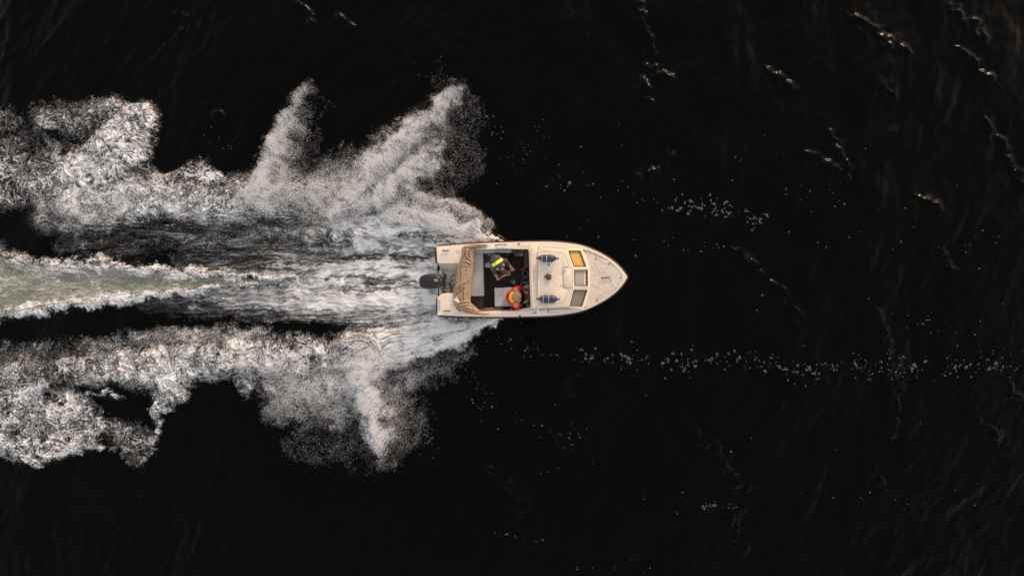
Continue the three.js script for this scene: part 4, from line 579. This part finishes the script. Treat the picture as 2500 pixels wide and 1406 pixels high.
{ // oars, hook and the small clutter
  const oar = (name, label, x0, y0, x1, y1, h, r, m, blade) => { const a = W(x0, y0, h), b = W(x1, y1, h), c = a.clone().add(b).multiplyScalar(0.5), d = b.clone().sub(a), o = thing(name, label, name === 'oar' ? 'oar' : 'boat hook', c); o.rotation.y = -Math.atan2(d.z, d.x); mesh('shaft', new THREE.CapsuleGeometry(r, d.length(), 4, 10).rotateZ(Math.PI / 2), m, o); if (blade) mesh('blade', new RoundedBoxGeometry(0.45, 0.018, 0.11, 3, 0.008).translate(-d.length() / 2 + 0.15, 0, 0), m, o); else mesh('tip', new THREE.TorusGeometry(0.03, 0.01, 6, 12, 4).translate(d.length() / 2 + 0.03, 0, 0), M.bronze, o); return o; };
  oar('oar', 'reddish brown wooden oar lying along the cockpit side below the seat box', 1176, 757.5, 1232, 756.5, 0.60, 0.024, mat(0.30, 0.12, 0.07, 0.5), true);
  oar('boat_hook', 'thin grey pole lying beside the wooden oar', 1183, 752.5, 1226, 752, 0.52, 0.014, mat(0.36, 0.34, 0.33, 0.4), false);
  for (const [px, py, w, d, y] of [[1200, 754, 0.05, 0.30, 0.30], [1222, 754, 0.05, 0.30, 0.30]]) { const p = P(px, py, 0.5); mesh('oar_bracket', new RoundedBoxGeometry(w, 0.06, d, 2, 0.01).translate(p.x, 0.475, p.z + 0.04), M.darkwood, boat); }
  const bag = place('black_bag', 'black bag standing between the stern bench and the side seat', 'bag', 1186.5, 633, 0.13); mesh('body', new RoundedBoxGeometry(0.16, 0.52, 0.30, 5, 0.05).translate(0, 0.26, 0), mat(0.010, 0.010, 0.010, 0.8), bag); mesh('flap', new RoundedBoxGeometry(0.10, 0.03, 0.22, 3, 0.012).translate(0.03, 0.53, 0.01), mat(0.014, 0.014, 0.014, 0.7), bag); mesh('handle', new THREE.TorusGeometry(0.06, 0.012, 6, 16, 3.14).rotateY(1.57).translate(0.0, 0.545, 0), M.rubber, bag);
  const crate = place('dark_crate', 'dark open crate beside the side seat', 'crate', 1231, 621.5, 0.13); mesh('box', new RoundedBoxGeometry(0.27, 0.40, 0.22, 3, 0.02).translate(0, 0.20, 0), mat(0.016, 0.010, 0.008, 0.7), crate); mesh('rim', new RoundedBoxGeometry(0.29, 0.03, 0.24, 3, 0.01).translate(0, 0.40, 0), mat(0.022, 0.014, 0.011, 0.7), crate);
  const bottle = place('water_bottle', 'pale blue drink bottle in the dark crate', 'bottle', 1240, 616.5, 0.55); mesh('body', new THREE.CylinderGeometry(0.042, 0.042, 0.17, 16).translate(0, 0.085, 0), mat(0.12, 0.25, 0.48, 0.25), bottle); mesh('cap', new THREE.CylinderGeometry(0.026, 0.03, 0.03, 14).translate(0, 0.185, 0), mat(0.35, 0.45, 0.62, 0.4), bottle); mesh('band', new THREE.CylinderGeometry(0.0435, 0.0435, 0.05, 16).translate(0, 0.08, 0), mat(0.6, 0.62, 0.66, 0.5), bottle);
  const shelf = place('wooden_tray', 'reddish brown wooden tray in the cockpit corner near the cabin', 'tray', 1255, 612.5, 0.66); mesh('base', planarUV(new RoundedBoxGeometry(0.22, 0.03, 0.17, 2, 0.01).translate(0, 0.015, 0)), M.wood, shelf); mesh('edge', new RoundedBoxGeometry(0.22, 0.06, 0.018, 2, 0.006).translate(0, 0.03, 0.085), M.darkwood, shelf);
  const cloth = place('grey_cloth', 'crumpled grey cloth lying on the locker in the cockpit corner', 'cloth', 1266, 618, 0.505, 0.55);
  { const pos = [], idx = []; for (let j = 0; j <= 16; j++) for (let i = 0; i <= 22; i++) { const u = i / 22 - 0.5, v = j / 16 - 0.5, e = Math.pow(1 - Math.pow(Math.max(Math.abs(u), Math.abs(v)) * 2, 4), 0.5); pos.push(u * 0.26 + 0.01 * n2(v * 6, 1), 0.012 + e * (0.06 + 0.035 * n2(u * 6, v * 6) + 0.015 * n2b(u * 14, v * 14)), v * 0.15 + 0.012 * n2b(u * 6, 2)); } for (let j = 0; j < 16; j++) for (let i = 0; i < 22; i++) { const a = j * 23 + i; idx.push(a, a + 23, a + 1, a + 1, a + 23, a + 24); } mesh('fabric', indexed(pos, idx), mat(0.22, 0.205, 0.20, 0.9, { side: THREE.DoubleSide }), cloth); }
  const red = place('red_jug', 'dark red fuel jug at the cabin entrance', 'jug', 1277.5, 658, 0.12, 0.5); mesh('body', new RoundedBoxGeometry(0.16, 0.30, 0.12, 4, 0.03).translate(0, 0.15, 0), mat(0.32, 0.012, 0.012, 0.4), red); mesh('spout', new THREE.CylinderGeometry(0.02, 0.028, 0.06, 12).translate(0.05, 0.32, 0), mat(0.25, 0.01, 0.01, 0.4), red); mesh('grip', new THREE.TorusGeometry(0.04, 0.012, 6, 14, 3.14).translate(-0.02, 0.305, 0), mat(0.28, 0.012, 0.012, 0.4), red);
  const coil = (label, px, py, h, R, m, seed) => { const q = rng(seed), pts = []; for (let i = 0; i < 90; i++) { const a = i * 0.42; pts.push(V(Math.cos(a) * R * (0.75 + 0.4 * q()), 0.02 + i * 0.0007 + 0.025 * q(), Math.sin(a) * R * (0.75 + 0.4 * q()))); } const o = mesh('rope_coil', new THREE.TubeGeometry(new THREE.CatmullRomCurve3(pts), 420, 0.010, 5), m); o.position.copy(W(px, py, h)); tag(o, label, 'rope coil', 'rope coils at the cabin entrance'); };
  coil('grey rope coil nearest the red jug', 1283, 669, 0.13, 0.10, mat(0.20, 0.21, 0.20, 0.9), 3); coil('dark grey rope coil between the other two rope coils', 1284, 684, 0.13, 0.11, mat(0.15, 0.15, 0.16, 0.9), 4); coil('pale grey rope coil nearest the person in red', 1281, 697, 0.13, 0.12, mat(0.24, 0.25, 0.25, 0.9), 5);
  const net = place('crumpled_bag', 'crumpled pale plastic bag in front of the wooden console', 'bag', 1287, 703, 0.40); mesh('film', (() => { const g = new THREE.IcosahedronGeometry(0.11, 4), p = g.attributes.position; for (let i = 0; i < p.count; i++) { const v = V(p.getX(i), p.getY(i), p.getZ(i)), k = 1 + 0.35 * n3(v.x * 14, v.y * 14, v.z * 14); p.setXYZ(i, v.x * k, Math.max(-0.05, v.y * k * 0.6), v.z * k); } g.computeVertexNormals(); return toCreasedNormals(g, 0.5); })().translate(0, 0.06, 0), mat(0.36, 0.31, 0.30, 0.6), net); mesh('knot', new THREE.ConeGeometry(0.025, 0.07, 8).translate(0.02, 0.14, 0), mat(0.42, 0.38, 0.36, 0.6), net);
  const cap = place('cap', 'grey and black cap lying on the dark cockpit floor above the seat box', 'cap', 1249.5, 693.5, 0.125, 0.3); mesh('crown', new THREE.SphereGeometry(0.10, 20, 10, 0, 6.3, 0, 1.57).scale(1.1, 0.7, 0.9).translate(-0.06, 0, 0.03), mat(0.018, 0.018, 0.018, 0.8), cap); mesh('peak', new THREE.CylinderGeometry(0.12, 0.12, 0.012, 20, 1, false, 0, 3.14).scale(1, 1, 0.8).rotateY(0.5).translate(0.03, 0.02, -0.02), mat(0.24, 0.25, 0.26, 0.7), cap);
  const cup = (label, px, py, r, h, m) => { const c = place('jar', label, 'jar', px, py, 0.13, 0, 'jars beside the helm'); mesh('body', new THREE.LatheGeometry([[0, 0], [r, 0], [r, h * 0.8], [r * 0.7, h], [r * 0.62, h]].map(([a, b]) => new THREE.Vector2(a, b)), 20), m, c); mesh('lid', new THREE.CylinderGeometry(r * 0.66, r * 0.66, 0.02, 18).translate(0, h + 0.008, 0), mat(0.30, 0.28, 0.26, 0.3, { metalness: 0.5 }), c); };
  cup('larger grey jar below the wooden console', 1288, 744, 0.055, 0.55, mat(0.22, 0.21, 0.19, 0.25)); cup('smaller grey jar in the lower corner of the cockpit', 1287, 753, 0.036, 0.50, mat(0.26, 0.25, 0.23, 0.25));
  const tb = place('tackle_pouch', 'dark blue and grey pouch beside the lower shoulder of the person in red', 'pouch', 1253, 754, 0.40, 0.1); mesh('body', new RoundedBoxGeometry(0.22, 0.10, 0.10, 4, 0.03).translate(0, 0.05, 0), mat(0.03, 0.035, 0.06, 0.6), tb); for (const x of [-0.06, 0.05]) mesh('strap', new RoundedBoxGeometry(0.03, 0.012, 0.11, 2, 0.004).translate(x, 0.10, 0), mat(0.35, 0.38, 0.45, 0.6), tb);
}

// ------------------------------------------------------------------ two people
// Surface nets over a distance field: one continuous skin from tapered bones joined smoothly.
function netMesh(f, lo, hi, cell) {
  const nx = Math.ceil((hi.x - lo.x) / cell) + 2, ny = Math.ceil((hi.y - lo.y) / cell) + 2, nz = Math.ceil((hi.z - lo.z) / cell) + 2, val = new Float32Array(nx * ny * nz), at = (i, j, k) => (k * ny + j) * nx + i;
  for (let k = 0; k < nz; k++) for (let j = 0; j < ny; j++) for (let i = 0; i < nx; i++) val[at(i, j, k)] = f(lo.x + i * cell, lo.y + j * cell, lo.z + k * cell);
  const id = new Int32Array(nx * ny * nz).fill(-1), pos = [], nor = [], idx = [], E = [[0, 1], [2, 3], [4, 5], [6, 7], [0, 2], [1, 3], [4, 6], [5, 7], [0, 4], [1, 5], [2, 6], [3, 7]], v = new Array(8);
  for (let k = 0; k < nz - 1; k++) for (let j = 0; j < ny - 1; j++) for (let i = 0; i < nx - 1; i++) {
    let neg = 0; for (let c = 0; c < 8; c++) { v[c] = val[at(i + (c & 1), j + ((c >> 1) & 1), k + (c >> 2))]; if (v[c] < 0) neg++; } if (!neg || neg === 8) continue;
    let x = 0, y = 0, z = 0, n = 0; for (const [a, b] of E) if ((v[a] < 0) !== (v[b] < 0)) { const t = v[a] / (v[a] - v[b]); x += lerp(a & 1, b & 1, t); y += lerp((a >> 1) & 1, (b >> 1) & 1, t); z += lerp(a >> 2, b >> 2, t); n++; }
    const p = [lo.x + (i + x / n) * cell, lo.y + (j + y / n) * cell, lo.z + (k + z / n) * cell], h = cell * 0.5; id[at(i, j, k)] = pos.length / 3; pos.push(...p);
    const g = V(f(p[0] + h, p[1], p[2]) - f(p[0] - h, p[1], p[2]), f(p[0], p[1] + h, p[2]) - f(p[0], p[1] - h, p[2]), f(p[0], p[1], p[2] + h) - f(p[0], p[1], p[2] - h)).normalize(); nor.push(g.x, g.y, g.z);
  }
  for (let k = 1; k < nz - 1; k++) for (let j = 1; j < ny - 1; j++) for (let i = 1; i < nx - 1; i++) {
    const a = val[at(i, j, k)] < 0; const quad = (b, c, d, e, flip) => { if (b < 0 || c < 0 || d < 0 || e < 0) return; if (flip) idx.push(b, d, c, c, d, e); else idx.push(b, c, d, c, e, d); };
    if (a !== (val[at(i + 1, j, k)] < 0)) quad(id[at(i, j - 1, k - 1)], id[at(i, j, k - 1)], id[at(i, j - 1, k)], id[at(i, j, k)], !a);
    if (a !== (val[at(i, j + 1, k)] < 0)) quad(id[at(i - 1, j, k - 1)], id[at(i, j, k - 1)], id[at(i - 1, j, k)], id[at(i, j, k)], a);
    if (a !== (val[at(i, j, k + 1)] < 0)) quad(id[at(i - 1, j - 1, k)], id[at(i, j - 1, k)], id[at(i - 1, j, k)], id[at(i, j, k)], !a);
  }
  return indexed(pos, idx, new Float32Array(nor));
}
const smin = (a, b, k) => { const h = Math.max(k - Math.abs(a - b), 0) / k; return Math.min(a, b) - h * h * k * 0.25; };
function bone(a, b, ra, rb) { const d = b.clone().sub(a), l2 = d.lengthSq(); return (x, y, z) => { const px = x - a.x, py = y - a.y, pz = z - a.z, t = clamp((px * d.x + py * d.y + pz * d.z) / l2); return Math.hypot(px - d.x * t, py - d.y * t, pz - d.z * t) - lerp(ra, rb, t); }; }
function blend(list, k) { return (x, y, z) => { let d = 1e3; for (const f of list) d = smin(d, f(x, y, z), k); return d; }; }
function bounds(pts, pad) { const b = new THREE.Box3().setFromPoints(pts); b.min.addScalar(-pad); b.max.addScalar(pad); return b; }
function hand(wrist, dir, up, side) { // palm, four fingers and a thumb, loosely curled
  const d = dir.clone().normalize(), s = V().crossVectors(d, up).normalize().multiplyScalar(side), n = up.clone().normalize(), at = (a, b, c) => wrist.clone().addScaledVector(d, a).addScaledVector(s, b).addScaledVector(n, c);
  const palm = blend([bone(at(0, 0, 0), at(0.05, 0.02, 0), 0.026, 0.018), bone(at(0.01, -0.018, 0), at(0.085, -0.03, -0.004), 0.018, 0.013), bone(at(0.02, 0.0, 0), at(0.09, 0.0, 0), 0.018, 0.014), bone(at(0.02, 0.02, 0), at(0.085, 0.03, -0.002), 0.018, 0.013)], 0.02), fs = [palm];
  [[-0.032, 0.055, 0.0075], [-0.011, 0.07, 0.0085], [0.011, 0.075, 0.0088], [0.032, 0.066, 0.0085]].forEach(([o, l, r]) => { const k0 = at(0.085, o, 0), k1 = at(0.085 + l * 0.5, o * 1.15, -0.012), k2 = at(0.085 + l * 0.7, o * 1.18, -0.036), k3 = at(0.085 + l * 0.62, o * 1.1, -0.056); fs.push(blend([bone(k0, k1, r + 0.001, r), bone(k1, k2, r, r * 0.92), bone(k2, k3, r * 0.92, r * 0.8)], 0.006)); });
  fs.push(blend([bone(at(0.02, 0.022, -0.006), at(0.055, 0.052, -0.018), 0.013, 0.0105), bone(at(0.055, 0.052, -0.018), at(0.092, 0.046, -0.036), 0.0105, 0.0085)], 0.008));
  const b = bounds([at(0.08, 0, -0.02)], 0.13); return netMesh((x, y, z) => { let m = 1; for (const f of fs) m = smin(m, f(x, y, z), 0.004); return m; }, b.min, b.max, 0.0042);
}
function head(c, face, top) { // skull, jaw, nose, brow, ears, eye sockets and mouth; c = centre, face = forward, top = crown
  const f = face.clone().normalize(), s = V().crossVectors(f, top).normalize(), u = V().crossVectors(s, f).normalize();
  const fn = (x, y, z) => {
    const px = x - c.x, py = y - c.y, pz = z - c.z, a = px * f.x + py * f.y + pz * f.z, b = px * u.x + py * u.y + pz * u.z, e = px * s.x + py * s.y + pz * s.z, ae = Math.abs(e);
    const ell = (ca, cb, ce, ra, rb, re) => (Math.hypot((a - ca) / ra, (b - cb) / rb, (e - ce) / re) - 1) * Math.min(ra, rb, re);
    let d = smin(ell(-0.008, 0.03, 0, 0.097, 0.092, 0.077), ell(0.032, -0.055, 0, 0.062, 0.066, 0.055), 0.05); d = smin(d, Math.hypot(Math.max(0, Math.abs(a - 0.095) - 0.012), (b + 0.02) * 0.7 + (a - 0.095) * 0.2, e * 1.2) - 0.015, 0.02); d = smin(d, ell(0.078, 0.022, 0, 0.018, 0.012, 0.055), 0.02);
    d = Math.max(d, -(Math.hypot(a - 0.100, b - 0.002, ae - 0.032) - 0.017)); d = Math.max(d, -(Math.hypot((a - 0.098), (b + 0.066) * 2.4, ae * 0.45) - 0.012)); d = smin(d, (Math.hypot((a + 0.008) / 0.022, (b + 0.006) / 0.034, (ae - 0.080) / 0.013) - 1) * 0.013, 0.008);
    d = Math.min(d, Math.hypot(a - 0.083, b - 0.002, ae - 0.032) - 0.0125); return d;
  };
  const bb = bounds([c], 0.145); return netMesh(fn, bb.min, bb.max, 0.0065);
}
const merged = list => join(list.map(g => { g.deleteAttribute('uv'); return g; }));
// --- person bent over on the side seat: hi-vis vest, forearms bare, looking at their hands
{
  const o = W(1207, 629, 0.13), person = thing('person', 'person in dark cap and grey-purple vest with yellow band bent over on the side seat', 'person', o), L = (px, py, h) => W(px, py, h).sub(o);
  const hip = L(1206.5, 629.5, 0.68), fw = V(0.56, 0, 0.83).normalize(), sd = V(0.83, 0, -0.56).normalize();             // sd: towards the picture's upper right
  const sh = L(1219, 647.5, 1.10), mid = hip.clone().lerp(sh, 0.55).add(V(-0.03, 0.07, -0.04)), shL = L(1234.5, 637.5, 1.06), shR = L(1203, 656.5, 1.06), elL = L(1252, 659, 0.84), elR = L(1216, 681, 0.84), haL = L(1242.5, 662.5, 0.66), haR = L(1236, 671, 0.66), hd = L(1229, 662, 1.13), nk = L(1223, 653, 1.12);
  const kn = s => hip.clone().addScaledVector(fw, 0.44).addScaledVector(sd, s * 0.15).add(V(0, 0.0, 0)), an = s => kn(s).addScaledVector(fw, 0.02).setY(0.09 + 0.02), hp = s => hip.clone().addScaledVector(sd, s * 0.10);
  const arms = [bone(shL, elL, 0.058, 0.047), bone(elL, haL, 0.046, 0.028), bone(shR, elR, 0.058, 0.047), bone(elR, haR, 0.046, 0.028)], torso = [bone(hip, mid, 0.15, 0.155), bone(mid, sh, 0.155, 0.13), bone(mid.clone().addScaledVector(sd, 0.09), shL.clone().addScaledVector(sd, -0.03), 0.11, 0.07), bone(mid.clone().addScaledVector(sd, -0.09), shR.clone().addScaledVector(sd, 0.03), 0.11, 0.07), bone(shL, shR, 0.065, 0.065)];
  const legs = [-1, 1].flatMap(s => [bone(hp(s), kn(s), 0.095, 0.065), bone(kn(s), an(s), 0.06, 0.042), bone(an(s), an(s).addScaledVector(fw, 0.17).setY(0.04), 0.042, 0.035)]);
  const all = blend([...arms, ...torso, ...legs, bone(nk, hd, 0.058, 0.055)], 0.05), b = bounds([hip, sh, shL, shR, elL, elR, haL, haR, hd, kn(1), kn(-1), an(1), an(-1), an(1).addScaledVector(fw, 0.2)], 0.2); b.min.y = -0.02;
  const skin = mat(0.36, 0.185, 0.115, 0.55), dirL = haL.clone().sub(elL), dirR = haR.clone().sub(elR);
  const faceDir = fw.clone().multiplyScalar(0.5).add(V(0, -0.85, 0)), topDir = fw.clone().multiplyScalar(0.85).add(V(0, 0.5, 0));
  mesh('body', merged([netMesh(all, b.min, b.max, 0.014), hand(haL, dirL, V(0, 1, 0.2), -1), hand(haR, dirR, V(0, 1, 0.2), 1), head(hd, faceDir, topDir)]), skin, person);
  const vestF = blend(torso, 0.05), sl = blend([bone(shL, shL.clone().lerp(elL, 0.42), 0.07, 0.066), bone(shR, shR.clone().lerp(elR, 0.36), 0.07, 0.066)], 0.03), wr = (x, y, z) => 0.008 * n3(x * 9, y * 9, z * 9) + 0.004 * n3(x * 24, y * 24, z * 24);
  mesh('shirt', netMesh((x, y, z) => smin(vestF(x, y, z) - 0.012 - wr(x, y, z), sl(x, y, z) - wr(x, y, z), 0.03), b.min, b.max, 0.013), mat(0.060, 0.052, 0.050, 0.9), person).userData.label = 'dark grey work shirt';
  // purple yoke over the shoulders and the bright band across the back
  const acr = (x, y, z) => (x - sh.x) * fw.x + (z - sh.z) * fw.z, lat = (x, y, z) => (x - sh.x) * sd.x + (z - sh.z) * sd.z; const slab = (lo, hi, w, dy = 0) => (x, y, z) => Math.max(lo - acr(x, y, z) - 0.35 * Math.pow(lat(x, y, z), 2) * 1.2, acr(x, y, z) - hi + 0.42 * Math.pow(lat(x, y, z), 2), Math.abs(lat(x, y, z)) - w, dy - y);
  const shell = (region, t, cell = 0.010) => netMesh((x, y, z) => Math.max(smin(vestF(x, y, z) - 0.012 - wr(x, y, z), sl(x, y, z) - wr(x, y, z), 0.03) - t, region(x, y, z)), b.min, b.max, cell);
  mesh('yoke', shell(slab(-0.055, 0.16, 0.20, 0.9), 0.012), mat(0.060, 0.028, 0.105, 0.85), person).userData.label = 'purple shoulder panel';
  mesh('reflective_band', shell((x, y, z) => Math.max(-0.165 - acr(x, y, z), acr(x, y, z) + 0.055 , Math.abs(lat(x, y, z)) - 0.205, 0.85 - y), 0.018, 0.009), mat(0.62, 0.80, 0.03, 0.6), person).userData.label = 'bright yellow-green band across the back';
  for (const s of [-1, 1]) mesh('strap', shell((x, y, z) => Math.max(Math.abs(lat(x, y, z) - s * 0.125) - 0.028, 0.045 - acr(x, y, z), acr(x, y, z) - 0.16, 0.92 - y), 0.020, 0.009), mat(0.62, 0.70, 0.04, 0.6), person);
  const lf = blend(legs, 0.03), lt = blend([bone(hip.clone().addScaledVector(sd, 0.08), hip.clone().addScaledVector(sd, -0.08), 0.14, 0.14), lf], 0.05); mesh('trousers', netMesh((x, y, z) => Math.max(lt(x, y, z) - 0.012, 0.10 - y), b.min, b.max, 0.014), mat(0.022, 0.020, 0.020, 0.9), person);
  const f = faceDir.clone().normalize(), side = V().crossVectors(f, topDir).normalize(), upv = V().crossVectors(side, f).normalize(), Bm = new THREE.Matrix4().makeBasis(side, upv, f.clone().negate());
  const capG = join([new THREE.SphereGeometry(0.112, 28, 14, 0, 6.2832, 0, 1.75).scale(0.86, 1.0, 1.02).translate(0, 0.025, 0.006), new THREE.CylinderGeometry(0.095, 0.095, 0.012, 24, 1, false, 1.57, 3.1416).scale(0.85, 1, 1.0).translate(0, 0.035, -0.06)]).applyMatrix4(Bm).translate(hd.x, hd.y, hd.z);
  mesh('cap', capG, mat(0.030, 0.024, 0.020, 0.85), person); M.capSide = 1;
  // what they hold: a tangle of light line and a small tackle piece
  const q = rng(8), pts = []; for (let i = 0; i < 26; i++) pts.push(W(1238 + q() * 8, 664 + q() * 9, 0.58 + q() * 0.10)); const line = mesh('fishing_line', new THREE.TubeGeometry(new THREE.CatmullRomCurve3(pts), 200, 0.006, 5), mat(0.50, 0.48, 0.50, 0.5)); tag(line, 'tangle of pale line in the hands of the person with the dark cap', 'fishing line');
}
// --- person at the helm in red: seen from right above, tan hat, yellow collar
{
  const o = W(1256, 726, 0.12), person = thing('person', 'person in bright red jacket with yellow collar and tan hat sitting on the seat box', 'person', o), L = (px, py, h) => W(px, py, h).sub(o);
  const fw = V(1, 0, 0), hip = L(1247, 725.5, 0.70), ch = L(1254, 725.5, 1.02), nk = L(1259, 725, 1.20), hd = L(1263, 723.5, 1.34), shT = L(1260, 708, 1.13), shB = L(1260, 743.5, 1.13), elT = L(1266, 704, 0.86), elB = L(1266, 747.5, 0.86), haT = L(1281, 713, 0.84), haB = L(1281, 738, 0.84);
  const kn = s => hip.clone().add(V(0.44, -0.02, s * 0.15)), an = s => kn(s).add(V(0.03, 0, 0)).setY(0.10), torso = [bone(hip, ch, 0.155, 0.17), bone(ch, nk.clone().add(V(0, -0.06, 0)), 0.165, 0.09), bone(shT, shB, 0.078, 0.078), bone(ch.clone().add(V(0, 0, -0.1)), shT, 0.12, 0.075), bone(ch.clone().add(V(0, 0, 0.1)), shB, 0.12, 0.075)];
  const arms = [bone(shT, elT, 0.068, 0.055), bone(elT, haT, 0.05, 0.03), bone(shB, elB, 0.068, 0.055), bone(elB, haB, 0.05, 0.03)], legs = [-1, 1].flatMap(s => [bone(hip.clone().add(V(0, 0, s * 0.10)), kn(s), 0.095, 0.068), bone(kn(s), an(s), 0.062, 0.044), bone(an(s), an(s).add(V(0.17, -0.06, 0)), 0.042, 0.035)]);
  const b = bounds([hip, nk, hd, shT, shB, elT, elB, haT, haB, kn(1), kn(-1), an(1).add(V(0.2, -0.06, 0))], 0.19); b.min.y = -0.02;
  const skin = mat(0.55, 0.28, 0.20, 0.55);
  mesh('body', merged([netMesh(blend([...torso, ...arms, ...legs, bone(nk.clone().add(V(0, -0.06, 0)), hd, 0.06, 0.056)], 0.05), b.min, b.max, 0.014), hand(haT, V(1, -0.1, 0.3), V(0, 1, 0), 1), hand(haB, V(1, -0.1, -0.3), V(0, 1, 0), -1), head(hd, V(0.85, -0.38, 0.25), V(0.38, 0.9, 0))]), skin, person);
  const wr = (x, y, z) => 0.010 * n3(x * 8, y * 8, z * 8) + 0.004 * n3(x * 22, y * 22, z * 22), jf = blend([...torso, bone(shT, elT, 0.088, 0.066), bone(shB, elB, 0.088, 0.066)], 0.06);
  mesh('jacket', netMesh((x, y, z) => Math.max(jf(x, y, z) - 0.030 - wr(x, y, z), y - (nk.y - 0.03)), b.min, b.max, 0.013), mat(0.72, 0.008, 0.010, 0.75), person).userData.label = 'bright red jacket';
  const sleeveM = mat(0.03, 0.03, 0.045, 0.85); for (const f of [arms[1], arms[3]]) mesh('sleeve', netMesh((x, y, z) => Math.max(f(x, y, z) - 0.014, x - haT.x + 0.03), b.min, b.max, 0.012), sleeveM, person);
  const lf = blend(legs, 0.03); mesh('trousers', netMesh((x, y, z) => Math.max(lf(x, y, z) - 0.014, 0.10 - y), b.min, b.max, 0.014), mat(0.016, 0.018, 0.026, 0.9), person);
  // yellow life jacket collar: a thick uneven ring round the neck, open in front
  const ring = []; for (let i = 0; i <= 40; i++) { const a = 0.55 + i / 40 * (2 * Math.PI - 1.1); ring.push(V(nk.x - 0.0 + 0.165 * Math.cos(a) - 0.005, nk.y + 0.015 - 0.02 * Math.cos(a), nk.z + 0.168 * Math.sin(a))); }
  const cg = new THREE.TubeGeometry(new THREE.CatmullRomCurve3(ring), 80, 0.048, 12); { const p = cg.attributes.position; for (let i = 0; i < p.count; i++) { const x = p.getX(i), y = p.getY(i), z = p.getZ(i); p.setY(i, y + 0.018 * n3(x * 12, y * 12, z * 12)); p.setX(i, x + 0.012 * n3(x * 9 + 5, y * 9, z * 9)); } cg.computeVertexNormals(); }
  const col = mesh('collar', cg, mat(0.74, 0.58, 0.06, 0.7), person); col.userData.label = 'yellow life jacket collar';
  for (const s of [-1, 1]) mesh('collar_strap', new RoundedBoxGeometry(0.20, 0.03, 0.055, 3, 0.012).rotateY(s * 0.25).translate(nk.x + 0.02, nk.y + 0.062, nk.z + s * 0.168), mat(0.70, 0.01, 0.012, 0.75), col);
  // tan hat with a crease and a short brim
  const hg = new THREE.SphereGeometry(0.13, 40, 20, 0, 6.2832, 0, 1.75), p = hg.attributes.position; for (let i = 0; i < p.count; i++) { let x = p.getX(i) * 1.06, y = p.getY(i) * 0.92, z = p.getZ(i); const d = (z - x * 0.75) / 1.25; if (y > 0) y -= 0.045 * Math.exp(-d * d / 0.0006) * smooth(0, 0.08, y); const k = 1 + 0.06 * n3(x * 14, y * 14, z * 14); p.setXYZ(i, x * k, y, z * k); } hg.computeVertexNormals();
  const hat = mesh('hat', hg.translate(hd.x - 0.005, hd.y + 0.045, hd.z), mat(0.33, 0.215, 0.13, 0.9), person); hat.userData.label = 'creased tan hat';
  mesh('brim', new THREE.LatheGeometry([[0.112, 0.012], [0.150, -0.004], [0.162, -0.012], [0.160, -0.020], [0.112, 0.0]].map(([a, c]) => new THREE.Vector2(a, c)), 40).rotateZ(-0.12).translate(hd.x - 0.01, hd.y + 0.030, hd.z), mat(0.36, 0.26, 0.15, 0.9), hat);
}

renderer.render(scene, camera);
